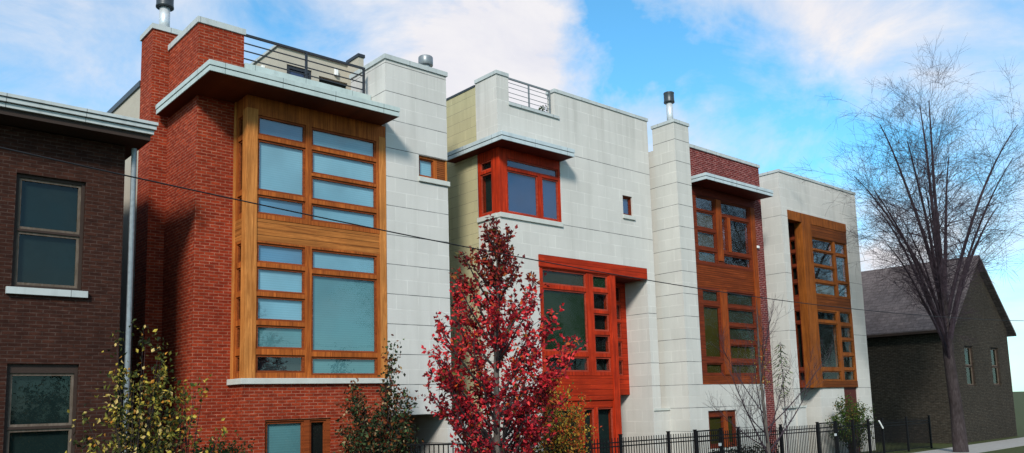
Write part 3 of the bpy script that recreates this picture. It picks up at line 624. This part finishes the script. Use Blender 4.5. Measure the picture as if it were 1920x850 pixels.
def gate(x0, x1, label, y=14.0):
    t = thing('iron_gate', label, 'gate', (x0,y,0)); zt = FT-(x0-16)*.0045
    b = MB()
    for x in (x0+.05, x1-.05): b.box(x-.025,x+.025,y-.02,y+.02,-G+.06,zt+.05)
    for dz in (-.03,.12,.25,1.1): b.box(x0+.075,x1-.075,y-.015,y+.015,zt-dz-.02,zt-dz+.02)
    b.build('gate_frame', M['black_metal'], t)
    b = MB(); n = round((x1-x0)/.11); st = (x1-x0-.1)/n
    for k in range(1,n): xx = x0+.05+k*st; b.box(xx-.0085,xx+.0085,y-.0085,y+.0085,-G+.1,zt+.0)
    b.build('picket_panel', M['black_metal'], t)
    MB().box(x1-.16,x1-.07,y-.06,y-.02,zt-.42,zt-.34).build('gate_latch', M['steel'], t)
gate(19.04, 20.20, 'black iron garden gate in front of the stone house with mauve brick')
gate(25.72, 26.88, 'black iron garden gate in front of the far light stone house')
# short return railing beside the first entry
t = thing('iron_fence', 'short black iron railing with flat top rail left of the red tree', 'fence', (9.6,15.2,0))
p0, p1 = Vector((9.62,15.16,-.8)), Vector((10.80,12.96,-.8))
MB().bar(p0,p1,.04,.035).build('top_rail', M['black_metal'], t); MB().bar(p0-Vector((0,0,1.3)),p1-Vector((0,0,1.3)),.03).build('bottom_rail', M['black_metal'], t)
b = MB(); n = int((p1-p0).length/.107)
for k in range(1,n): q = p0.lerp(p1,k/n); b.box(q.x-.009,q.x+.009,q.y-.009,q.y+.009,-G+.05,-.815)
b.build('picket_panel', M['black_metal'], t)
for q in (p0,p1): MB().box(q.x-.03,q.x+.03,q.y-.03,q.y+.03,-G,-.76).build('post', M['black_metal'], t)
# white rod
b = MB(); b.tube([(30.02,13.95,-1.0),(30.25,13.93,-1.28)], .028, 8); tag(b.build('white_rod', M['white']), 'short white rod leaning on the dark fence at the far right', 'rod')

# ------------------------------------------------------------------ overhead wire
def wz(x): return 1.93 + .00255*(x-17.0)**2 * (1 if x < 17 else .6)
for x_, lab in ((-8.0,'weathered wooden utility pole carrying the wire, left end'),(44.0,'weathered wooden utility pole carrying the wire, right end')):
    pt = thing('utility_pole', lab, 'pole', (x_,9,0))
    MB().tube([(x_,9,-G),(x_,9,wz(x_)+1.2)],[.15,.11],12).build('pole', M['pole'], pt)
    MB().box(x_-.06,x_+.06,8.1,9.9,wz(x_)+.6,wz(x_)+.72).build('crossarm', M['pole'], pt)
b = MB(); pts = [(x_*1.0, 9.0-.14, wz(x_)) for x_ in [ -8+52*i/90 for i in range(91)]]
b.tube(pts, .0078, 6); tag(b.build('overhead_wire', M['wire'], smooth=True), 'thin black overhead cable sagging across the fronts of the houses', 'wire')

# ------------------------------------------------------------------ plants
def rv(r=None):
    r = r or rnd
    while True:
        v = Vector((r.uniform(-1,1),r.uniform(-1,1),r.uniform(-1,1)))
        if .05 < v.length < 1: return v.normalized()
def add_leaf(mb, p, out, L, pal, droop=.35, w=.62):
    d = (rv()*.9 + out*.7 + Vector((0,0,-droop))).normalized(); s_ = d.cross(rv()).normalized()
    L *= rnd.uniform(.7,1.25); c = pal(p); k = rnd.uniform(.75,1.25)
    mb.leaf(p, d, s_, L, L*w, (c[0]*k,c[1]*k,c[2]*k))
def pick(lst):
    tot = sum(w for w,_ in lst)
    def f(p=None):
        r = rnd.uniform(0,tot)
        for w,c in lst:
            r -= w
            if r <= 0: return c
        return lst[-1][1]
    return f
def curve(p0, d0, L, n, wob, up=0.0):
    pts = [Vector(p0)]; d = Vector(d0).normalized()
    for i in range(n):
        d = (d + rv()*wob + Vector((0,0,up))).normalized(); pts.append(pts[-1]+d*L/n)
    return pts
def interp(tab, z):
    if z <= tab[0][0]: return tab[0][1]
    for (a,va),(b_,vb) in zip(tab,tab[1:]):
        if z <= b_: return va+(vb-va)*(z-a)/(b_-a)
    return tab[-1][1]

def red_tree():
    t = thing('red_tree', 'slender tree with crimson autumn leaves in front of the stone houses', 'tree', (9.1,10.8,0))
    base = Vector((9.10,10.8,-G)); br = MB(); cr = MB()
    trunk = [base, Vector((9.11,10.8,-1.2)), Vector((9.13,10.82,0)), Vector((9.16,10.8,1.2)), Vector((9.2,10.78,2.3)), Vector((9.23,10.8,3.15))]
    MB().tube(trunk, [.085,.07,.055,.038,.02,.006], 9).build('trunk', M['bark_grey'], t, smooth=True)
    def axis(z): return interp([(-G,9.10),(0,9.13),(1.2,9.16),(3.2,9.23)], z)
    env = [(-1.6,.22),(-1.1,.5),(-.5,.86),(0,1.16),(.6,1.30),(1.0,1.2),(1.5,.98),(2.0,.74),(2.5,.44),(2.9,.30),(3.25,.14)]
    hot = pick([(5,(.56,.022,.034)),(3.6,(.70,.052,.052)),(2.2,(.30,.014,.022)),(.8,(.48,.10,.03)),(2,(.085,.010,.018)),(.6,(.50,.09,.015)),(.35,(.10,.09,.02))])
    brown = pick([(4,(.20,.022,.020)),(3,(.11,.014,.016)),(2,(.34,.03,.02)),(1.2,(.30,.08,.02)),(.5,(.08,.07,.02))])
    dark = pick([(4,(.22,.012,.022)),(2.6,(.09,.010,.015)),(3,(.40,.016,.028)),(.7,(.09,.06,.015))])
    def pal(p):
        if p.z > 2.0: return brown()
        if p.z < .3: return dark() if rnd.random() < .62 else hot()
        return hot() if rnd.random() < .85 else dark()
    def twig(p, d, L, leaves, r0):
        pts = curve(p, d, L, 5, .16, .05); br.tube(pts, [r0*(1-.85*i/5) for i in range(6)], 4, False)
        for k in range(leaves):
            f = rnd.uniform(.12,1.0)*5; i = min(4,int(f)); q = pts[i].lerp(pts[i+1], f-i)
            add_leaf(cr, q + rv()*rnd.uniform(0,.05), (pts[-1]-pts[0]).normalized(), .084, pal)
    N = 62
    for i in range(N):
        zt = -1.45 + 4.5*((i+.5)/N)**.95 + rnd.uniform(-.08,.08); th = i*2.399 + rnd.uniform(-.3,.3)
        rr = interp(env, zt)*rnd.uniform(.80,1.05)
        if i % 9 == 4 and .2 < zt < 1.2: rr *= 1.12
        cx = axis(zt)
        tip = Vector((cx+math.cos(th)*rr*(1.05 if math.cos(th)<0 else .95), 10.8+math.sin(th)*rr*.9, zt))
        zb = max(-1.5, zt - rr*rnd.uniform(.95,1.5) - .1); st = Vector((axis(zb),10.8,zb))
        mid = st.lerp(tip,.5)+Vector((0,0,-.12*rr))+rv()*.05
        pts = []
        for k in range(8):
            u = k/7; pts.append(st*(1-u)**2 + mid*2*u*(1-u) + tip*u*u + (rv()*.02 if 0<k<7 else Vector((0,0,0))))
        br.tube(pts, [.024*(1-.85*k/7)+.003 for k in range(8)], 5, False)
        nt = int(8 + rr*(16 if .2<zt<2.2 else 10))
        for k in range(nt):
            u = rnd.uniform(.28 if zt > .5 else .55,1.0); q = pts[min(6,int(u*7))].lerp(pts[min(7,int(u*7)+1)], u*7-int(u*7))
            d = ((pts[-1]-pts[0]).normalized()*.6 + rv()*.8 + Vector((0,0,.45))).normalized()
            den = 1.0 if zt < 1.9 else .9
            if zt < -.55: den = .55
            twig(q, d, rnd.uniform(.22,.46)*(.6 if zt>2.4 else 1), int(rnd.uniform(8,14)*den), .0055)
    # leader tuft and a left-hand reaching branch
    for k in range(10): twig(Vector((9.21+rnd.uniform(-.1,.1),10.8+rnd.uniform(-.1,.1),2.55+.06*k)), Vector((rnd.uniform(-.5,.5),rnd.uniform(-.5,.5),1)), .22, 9, .005)
    for (tx,tz,sz,n) in ((7.78,.72,-.5,9),(7.9,1.2,.0,8),(7.95,.22,-.9,9),(8.12,1.9,.9,5),(8.35,2.55,1.6,5),(10.5,.95,-.2,7),(10.3,.3,-.8,6)):
        st = Vector((axis(sz),10.8,sz)); tip = Vector((tx,10.6+rnd.uniform(-.2,.2),tz)); mid = st.lerp(tip,.55)+Vector((0,0,-.15))
        pts = [st*(1-u)**2+mid*2*u*(1-u)+tip*u*u for u in [k/7 for k in range(8)]]
        br.tube(pts, [.022*(1-.85*k/7)+.003 for k in range(8)], 5, False)
        for k in range(n):
            u = rnd.uniform(.55,1.0); q = pts[min(6,int(u*7))].lerp(pts[min(7,int(u*7)+1)], u*7-int(u*7))
            twig(q, (rv()*.7+Vector((0,0,.5))+(tip-st).normalized()*.5).normalized(), .3, 11, .005)
    br.build('branches', M['bark_dark'], t); cr.build('crown', M['leaf'], t)
red_tree()

def shrub(name, label, base, blobs, nst, leaves, L, pal, bark, droop=.3, cat='shrub'):
    """stems from the base into soft blobs (cx,cy,cz,rx,ry,rz,weight); twigs with leaves spread through each blob"""
    t = thing(name, label, cat, (base[0],base[1],0)); br = MB(); cr = MB(); W = sum(q[6] for q in blobs)
    b0 = Vector((base[0],base[1],-G))
    for (cx,cy,cz,rx,ry,rz,w) in blobs:
        c = Vector((cx,cy,cz)); n = max(2,int(nst*w/W)); per = max(4,int(leaves*w/W/n))
        for i in range(n):
            v = rv()*rnd.uniform(.25,1.0)**.5; tip = c + Vector((v.x*rx,v.y*ry,v.z*rz))
            s0 = b0 + Vector((rnd.uniform(-.12,.12),rnd.uniform(-.12,.12),0)); mid = s0.lerp(tip,.5) + Vector(((s0.x-tip.x)*.25,(s0.y-tip.y)*.25,.1))
            pts = [s0*(1-u)**2+mid*2*u*(1-u)+tip*u*u for u in [k/8 for k in range(9)]]
            br.tube(pts, [.012*(1-.8*k/8) for k in range(9)], 4, False)
            for k in range(per):
                if rnd.random() < .55:
                    u = rnd.uniform(.55,1.0); q = pts[min(7,int(u*8))].lerp(pts[min(8,int(u*8)+1)], u*8-int(u*8)) + rv()*rnd.uniform(.02,.16)
                else: q = tip + rv()*rnd.uniform(.02,.24)
                add_leaf(cr, q, rv(), L, pal, droop)
    br.build('stems', bark, t); cr.build('foliage', M['leaf'], t); return t
yel = pick([(3.4,(.045,.058,.014)),(3,(.016,.020,.008)),(2.4,(.15,.15,.028)),(2.0,(.42,.32,.05)),(1.3,(.55,.40,.14)),(.8,(.46,.20,.03))])
shrub('yellowing_shrub', 'tall dark shrub with yellowing leaves before the red brick corner', (3.95,13,0),
  [(3.95,13,.55,.5,.5,.75,3),(4.15,13,-.1,.65,.6,.7,4),(3.7,13,-.5,.7,.6,.9,4),(4.3,12.9,-.8,.8,.6,.7,4)], 120, 4300, .075, yel, M['bark_dark'])
# the outlying yellow sprays of the same shrub
spr = pick([(3,(.42,.30,.05)),(2,(.16,.17,.03)),(2,(.06,.09,.02)),(1,(.50,.22,.03))])
shrub('yellow_sapling', 'sparse sapling of yellow leaves against the red brick wall', (4.75,13.2,0),
  [(4.85,13.2,.42,.32,.25,.22,3),(4.62,13.2,.15,.3,.2,.2,2),(5.35,13.2,-.35,.18,.15,.1,.8)], 14, 190, .085, spr, M['bark_twig'])
mid_ = pick([(4,(.028,.050,.020)),(2.5,(.012,.018,.009)),(2.6,(.15,.035,.014)),(1.3,(.08,.12,.045)),(.8,(.36,.26,.14)),(1.0,(.20,.075,.02))])
shrub('mixed_shrub', 'dark green and russet shrub with one tall shoot at the brick and stone corner', (9.4,14.9,0),
  [(8.95,14.9,-.35,.5,.4,.55,4),(9.65,14.9,-.45,.62,.4,.6,5),(9.3,14.9,-1.0,1.0,.4,.5,5),(9.62,14.9,.35,.22,.2,.42,1.5),(9.72,14.95,.95,.13,.12,.42,.8),(9.95,14.9,.0,.22,.2,.3,.9),(8.75,14.9,.15,.25,.2,.35,.9)], 150, 6200, .085, mid_, M['bark_dark'])
lowg = pick([(4,(.020,.045,.014)),(2,(.012,.024,.010)),(1.5,(.06,.09,.03))])
shrub('low_bush', 'low dark green bush at the foot of the red brick wall', (5.95,14.7,0), [(5.95,14.7,-.86,.55,.4,.36,5),(5.6,14.7,-1.3,.6,.4,.5,3),(6.4,14.7,-1.3,.6,.4,.45,3)], 80, 3200, .065, lowg, M['bark_dark'])
org = pick([(2.2,(.50,.06,.02)),(3,(.36,.22,.03)),(3,(.10,.11,.022)),(2.4,(.42,.14,.02)),(2,(.025,.034,.012)),(1.4,(.55,.36,.06))])
shrub('orange_shrub', 'golden orange and olive shrub right of the red tree before the red entry bay', (12.7,13,0),
  [(12.75,13,-.25,.75,.6,.75,5),(13.05,13,-.75,.62,.55,.6,4),(12.3,13,-.9,.9,.55,.6,4),(12.3,13,.2,.5,.45,.45,2)], 140, 7000, .068, org, M['bark_dark'])
grn = pick([(4,(.045,.085,.014)),(3,(.022,.045,.010)),(1.5,(.10,.14,.025)),(.8,(.16,.10,.02))])
shrub('green_bush', 'rounded green bush behind the fence before the far golden bay', (29.6,14.75,0),
  [(29.5,14.75,-.55,.85,.35,.55,5),(30.3,14.75,-.75,.75,.35,.5,4),(28.7,14.75,-1.1,.8,.35,.45,4),(29.8,14.75,-1.3,1.3,.35,.6,4)], 110, 4200, .075, grn, M['bark_dark'])
hed = pick([(4,(.010,.016,.007)),(2,(.02,.03,.012)),(1,(.05,.04,.02))])
shrub('low_hedge', 'low dark hedge behind the gate under the basement window', (22.2,14.6,0), [(21.2,14.6,-1.75,.7,.35,.3,3),(22.2,14.6,-1.72,.7,.35,.34,3),(23.4,14.6,-1.75,.8,.35,.32,3)], 60, 2000, .07, hed, M['bark_dark'])
roofp = pick([(3,(.06,.10,.03)),(2,(.03,.05,.02))])
t_ = thing('potted_plant', 'small green potted plant behind the roof railing of the pale stone house', 'plant', (16.55,17.0,G+7.7))
MB().lathe(16.55,17.0,[(.13,7.71),(.19,8.12),(.20,8.15),(.17,8.15)],14).build('pot', M['steel_dark'], t_)
cr = MB()
for _ in range(150):
    v = rv(); add_leaf(cr, Vector((16.55+v.x*.34,17.0+v.y*.3,8.50+abs(v.z)*.28)), v, .09, roofp)
for k in range(7): cr.leaf(Vector((16.55,17,8.15)), Vector((rnd.uniform(-.3,.3),rnd.uniform(-.3,.3),1)).normalized(), Vector((1,0,0)), .5, .02, (.04,.06,.02))
cr.build('foliage', M['leaf'], t_)

# leafy green sapling, narrow spindle of drooping leaves
t_ = thing('green_sapling', 'narrow sapling with tiers of drooping green leaves beside the bare young tree', 'tree', (22.4,13.2,0)); br = MB(); cr = MB()
br.tube([(22.38,13.2,-G),(22.40,13.2,-.3),(22.37,13.2,1.5)],[.022,.015,.005],6)
sg = pick([(4,(.065,.11,.035)),(2.4,(.03,.05,.018)),(1.6,(.16,.21,.08)),(.6,(.12,.08,.03))])
for k in range(26):
    z_ = -.05+1.55*k/25; w_ = (.08+.30*math.sin(math.pi*min(1,(1.55-z_)/1.5))**.8)*rnd.uniform(.55,1.25)
    for a in range(6):
        if rnd.random() < .22: continue
        th = a*2*math.pi/6+k*.7+rnd.uniform(-.5,.5); d = Vector((math.cos(th),math.sin(th),-.75)).normalized(); p = Vector((22.38+math.cos(th)*w_*.45,13.2+math.sin(th)*w_*.45,z_+.05))
        br.tube([(22.38,13.2,z_+.1),tuple(p)],[.004,.003],3,False)
        c = sg(); cr.leaf(p, d, d.cross(Vector((0,0,1))).normalized(), (.13+w_*.2)*rnd.uniform(.7,1.3), .045, c)
br.build('stem', M['bark_twig'], t_); cr.build('foliage', M['leaf'], t_)

# bare trees
def bare(mb, p, d, L, r, depth, spread, up, tw, rr, kids=(2,3), droop=0.0):
    n = 6; pts = [Vector(p)]; dd = Vector(d).normalized()
    for i in range(n):
        v = Vector((rr.uniform(-1,1),rr.uniform(-1,1),rr.uniform(-1,1)))
        dd = (dd + v*tw + Vector((0,0,up-droop*(i/n)))).normalized(); pts.append(pts[-1]+dd*L/n)
    mb.tube(pts, [r*(1-.5*i/n) for i in range(n+1)], 6 if r>.03 else (4 if r>.012 else 3), False)
    if depth == 0: return
    for k in range(rr.randint(*kids)):
        u = rr.uniform(.3,1.0)*n; i = min(n-1,int(u)); q = pts[i].lerp(pts[i+1],u-i)
        v = Vector((rr.uniform(-1,1),rr.uniform(-1,1),rr.uniform(-.6,1))).normalized()
        d2 = (dd*.8 + v*spread).normalized()
        bare(mb, q, d2, L*rr.uniform(.55,.85), max(.0035,r*rr.uniform(.4,.6)), depth-1, spread, up, tw, rr, kids, droop)
    bare(mb, pts[-1], dd, L*.7, max(.0035,r*.5), depth-1, spread, up, tw, rr, kids, droop)

t_ = thing('young_bare_tree', 'bare young tree with thin grey branches beside the fence before the mauve brick house', 'tree', (20.2,12.5,0))
r1 = random.Random(11); b = MB()
trk = [Vector((20.25,12.5,-G)),Vector((20.2,12.5,-1.2)),Vector((20.12,12.5,-.2)),Vector((20.06,12.5,.7)),Vector((20.08,12.5,1.8)),Vector((20.12,12.5,2.7))]
MB().tube(trk,[.062,.05,.042,.032,.02,.006],8).build('trunk', M['bark_grey'], t_, smooth=True)
for (sz,tx,tz,r) in ((-1.6,18.6,.55,.026),(-1.5,22.4,.25,.026),(-1.3,19.2,.9,.02),(-1.2,21.6,.55,.02),(-1.0,18.4,-.1,.016),(-.9,22.2,.95,.018),(-.5,19.3,1.4,.015),(-.3,21.0,1.5,.015),(.3,19.5,1.9,.012),(.7,20.7,2.2,.012),(-1.7,21.9,-.5,.018),(-1.4,19.0,-.3,.016)):
    st = Vector((interp([(-G,20.25),(-.2,20.12),(.7,20.06),(2.7,20.1)],sz),12.5,sz)); tip = Vector((tx,12.5+r1.uniform(-.8,.8),tz)); mid = st.lerp(tip,.6)+Vector((0,0,-.25))
    pts = [st*(1-u)**2+mid*2*u*(1-u)+tip*u*u for u in [k/8 for k in range(9)]]
    b.tube(pts,[r*(1-.8*k/8)+.002 for k in range(9)],5,False)
    for k in range(11):
        u = r1.uniform(.25,1.0); q = pts[min(7,int(u*8))].lerp(pts[min(8,int(u*8)+1)],u*8-int(u*8))
        bare(b, q, ((tip-st).normalized()*.6+Vector((r1.uniform(-1,1),r1.uniform(-1,1),r1.uniform(-.2,1)))*.7), r1.uniform(.3,.65), .0065, 2, .8, .06, .15, r1, (1,2))
b.build('branches', M['bark_twig'], t_)
cr = MB()
few = pick([(2,(.25,.16,.03)),(2,(.06,.08,.02)),(1,(.45,.38,.2))])
for _ in range(120): add_leaf(cr, Vector((20.1+rnd.uniform(-.25,.3),12.5+rnd.uniform(-.2,.2),rnd.uniform(.1,1.6))), rv(), .06, few)
cr.build('last_leaves', M['leaf'], t_)

def big_bare(x, y, label, seed, limbs, name='bare_tree'):
    t = thing(name, label, 'tree', (x,y,0)); rr = random.Random(seed); b = MB()
    tr = [Vector((x,y,-G)),Vector((x-.05,y,-.6)),Vector((x-.15,y+.05,1.2)),Vector((x-.1,y+.1,2.8)),Vector((x-.25,y,4.6))]
    MB().tube(tr,[.27,.22,.19,.16,.10],12).build('trunk', M['bark_dark'], t, smooth=True)
    for (sz, dx, dy, tz, r) in limbs:
        i = min(3, max(0, int((sz+G)/1.8))); st = Vector((x-.15, y+.05, sz)); tip = Vector((x+dx, y+dy, tz))
        mid = Vector((st.x+(tip.x-st.x)*.42, st.y+(tip.y-st.y)*.42, st.z+(tip.z-st.z)*.68))
        n = 12; pts = []
        for k in range(n+1):
            u = k/n; w_ = .05*math.sin(u*9+sz*3)*(1-u)
            pts.append(st*(1-u)**2+mid*2*u*(1-u)+tip*u*u+Vector((w_,w_,-w_*.6)))
        b.tube(pts,[r*(1-.86*k/n)+.004 for k in range(n+1)],6,False)
        L = (tip-st).length
        for k in range(int(7+L*2.2)):
            u = .25+.75*(k+rr.random())/int(8+L*2.2); u = min(.995,u); q = pts[int(u*n)].lerp(pts[int(u*n)+1],u*n-int(u*n))
            d = (tip-st).normalized()*.55 + Vector((rr.uniform(-1,1),rr.uniform(-1,1),rr.uniform(-.5,.9)))*.8
            bare(b, q, d, L*rr.uniform(.11,.18), max(.006,r*.30*(1.15-u)), 3, .8, .0, .14, rr, (2,3), .05)
    b.build('branches', M['bark_twig'], t); return t
bt = big_bare(32.6, 12.2, 'tall bare tree with fine purple brown twigs before the dark brick house', 5,
   [(1.6,-4.6,.3,7.0,.08),(2.2,-3.7,-.6,8.7,.08),(1.2,-4.3,.2,5.2,.065),(2.8,-3.0,.6,9.8,.08),(3.2,-1.2,-.5,10.8,.08),(3.6,.8,.6,11.4,.08),(1.0,-3.2,-1.0,4.2,.05),(2.6,-4.1,1.2,7.8,.065),
    (2.0,3.0,.5,9.6,.085),(1.6,4.8,-.6,7.6,.08),(2.4,2.0,-2.4,10.0,.075),(1.4,1.0,3.0,8.0,.07),(1.0,4.0,1.6,5.4,.06),(1.8,-1.0,-3.0,8.0,.06),(2.0,-4.3,-.4,6.0,.05),(2.4,-3.6,-1.0,7.2,.05)])

def copy_tree(o, loc, label):
    c = o.copy(); col.objects.link(c); c.location = loc; c['label'] = label
    for ch in o.children:
        k = ch.copy(); col.objects.link(k); k.parent = c
    return c
for i,(x_,y_,a_,lb) in enumerate(((30,-9,40,'bare street tree across the road nearest the camera'),(44,-8,130,'second bare street tree across the road'),(58,-10,220,'third bare street tree across the road'),(74,-9,300,'farthest bare street tree across the road'))):
    c = copy_tree(bt, (x_,y_,0), lb); c.rotation_euler.z = R(a_); c['group'] = 'bare trees across the road'
bt['group'] = 'bare trees across the road'; del bt['group']
# a leafy tree across the road that darkens the glass of the pale stone house
dk = pick([(4,(.02,.045,.014)),(2,(.035,.07,.02)),(1,(.08,.09,.02))])
for (x_,y_,lb) in ((33.0,-4.5,'dark green leafy tree across the road'),(52.0,-5.0,'second dark green leafy tree farther along the road')):
    t_ = thing('leafy_tree', lb, 'tree', (x_,y_,0)); MB().tube([(x_,y_,-G),(x_,y_,1.6),(x_+.2,y_,4.5)],[.2,.16,.06],9).build('trunk', M['bark_dark'], t_, smooth=True)
    cr = MB()
    for _ in range(5200):
        v = rv()*rnd.uniform(.2,1)**.45; q = Vector((x_+v.x*2.6,y_+v.y*2.6,3.0+v.z*3.1))
        if mnoise.noise(q*.8) > -.12: add_leaf(cr, q, v, .26, dk)
    cr.build('crown', M['leaf'], t_)

# ------------------------------------------------------------------ light and sky
sun_dir = Vector((-.74,-.66,.64)).normalized()
sd = bpy.data.lights.new('sun','SUN'); sd.energy = 4.2; sd.angle = R(10); sd.color = (1,.94,.86)
so = bpy.data.objects.new('sun', sd); col.objects.link(so); so.rotation_euler = sun_dir.to_track_quat('Z','Y').to_euler(); so.location = (-20,-20,30)
w = bpy.data.worlds.new('World'); scene.world = w; w.use_nodes = True
nt = w.node_tree; nt.nodes.clear()
class WT(NT):
    def __init__(s, tree): s.t = tree
t = WT(nt)
sky = t.n('ShaderNodeTexSky'); sky.sky_type = 'NISHITA'; sky.sun_disc = False
sky.sun_elevation = math.asin(sun_dir.z); sky.sun_rotation = math.atan2(sun_dir.x, sun_dir.y)
sky.air_density = 1.0; sky.dust_density = .4; sky.ozone_density = 2.0
tc = t.n('ShaderNodeTexCoord'); D = tc.outputs['Generated']
sp = t.n('ShaderNodeSeparateXYZ'); t.l(D, sp.inputs[0])
def vec_op(op, a, b=None):
    x = t.n('ShaderNodeVectorMath', operation=op)
    for i, v in enumerate((a,b)):
        if v is None: continue
        if isinstance(v, tuple): x.inputs[i].default_value = v
        else: t.l(v, x.inputs[i])
    return x.outputs['Value'] if op in ('DISTANCE','DOT_PRODUCT') else x.outputs[0]
den = t.math('ADD', t.math('MAXIMUM', sp.outputs[2], 0.0), .16)
cb = t.n('ShaderNodeCombineXYZ'); t.l(t.math('DIVIDE', sp.outputs[0], den), cb.inputs[0]); t.l(t.math('DIVIDE', sp.outputs[1], den), cb.inputs[1])
# cloud drift: the direction is pushed about by noise so that banks get ragged edges
wn = t.n('ShaderNodeTexNoise'); wn.inputs['Scale'].default_value = 5.5; wn.inputs['Detail'].default_value = 6; wn.inputs['Roughness'].default_value = .6; t.l(D, wn.inputs['Vector'])
off = t.n('ShaderNodeVectorMath', operation='SCALE'); t.l(vec_op('SUBTRACT', wn.outputs['Color'], (.5,.5,.5)), off.inputs[0]); off.inputs['Scale'].default_value = .26
DW = vec_op('ADD', D, off.outputs[0])
n1 = t.noise(cb.outputs[0], 1.3, 8, .58, .4); n2 = t.noise(t.vscale(D,(1,1,1.7)), 6.5, 8, .62, .5)
fb = t.math('ADD', t.math('MULTIPLY', n1, .45), t.math('MULTIPLY', n2, .55))
acc = t.math('ADD', t.math('MULTIPLY', t.math('SUBTRACT', fb, .5), 2.9), .26)
def lobe(d, r, wgt):
    global acc
    q = vec_op('DISTANCE', DW, d); g = t.math('POWER', 2.718, t.math('MULTIPLY', t.math('MULTIPLY', q, q), -1.0/(r*r)))
    acc = t.math('ADD', acc, t.math('MULTIPLY', g, wgt))
for d, r, g in (((.27,.88,.38),.24,.20),((.48,.77,.43),.14,.30),((.60,.69,.41),.105,.55),((.56,.73,.36),.09,.40),((.66,.64,.38),.05,.42),((.74,.57,.345),.06,.42),
                ((.79,.47,.41),.12,.5),((.86,.36,.37),.12,.5),((.84,.44,.38),.10,.3),((.90,.41,.15),.12,.8),((.82,.52,.28),.035,.30),((.77,.57,.31),.04,.30),
                ((.71,.59,.43),.07,-.80),((.73,.585,.385),.055,-.62),((.84,.45,.285),.13,-.85),((.77,.52,.36),.06,-.55),((.89,.38,.26),.09,-.65),((.34,.85,.41),.07,-.40),((.40,.82,.40),.06,-.25)):
    lobe(d, r, g)
mask = t.ramp(acc, -.16, .86)
tint = t.mix(1.0, sky.outputs[0], (1.15,2.3,2.5), 'MULTIPLY')
cl = t.mix(t.ramp(n2,.32,.68), (8.1,8.2,9.2), (9.8,9.6,9.8))
skyc = t.mix(mask, tint, cl)
bg = t.n('ShaderNodeBackground'); t.l(skyc, bg.inputs[0]); bg.inputs[1].default_value = .095
wo = t.n('ShaderNodeOutputWorld'); t.l(bg.outputs[0], wo.inputs[0])

# ------------------------------------------------------------------ camera
cam = bpy.data.cameras.new('camera'); cam.sensor_width = 36; cam.lens = 1539.08/1920*36; cam.shift_y = (560.3-425)/1920
cam.clip_start = .1; cam.clip_end = 3000
co = bpy.data.objects.new('camera', cam); col.objects.link(co)
yaw, pit, roll = .723598, .126907, -.028030
fw = Vector((math.sin(yaw)*math.cos(pit), math.cos(yaw)*math.cos(pit), math.sin(pit)))
r_ = Vector((math.cos(yaw), -math.sin(yaw), 0)); u_ = r_.cross(fw)
r2 = r_*math.cos(roll)+u_*math.sin(roll); u2 = -r_*math.sin(roll)+u_*math.cos(roll)
m = Matrix((r2, u2, -fw)).transposed().to_4x4(); m.translation = (0,0,G); co.matrix_world = m
scene.camera = co
scene.view_settings.view_transform = 'Standard'; scene.view_settings.look = 'None'; scene.view_settings.exposure = 0; scene.view_settings.gamma = 1
scene.cycles.max_bounces = 8; scene.cycles.transparent_max_bounces = 12; scene.cycles.caustics_reflective = False
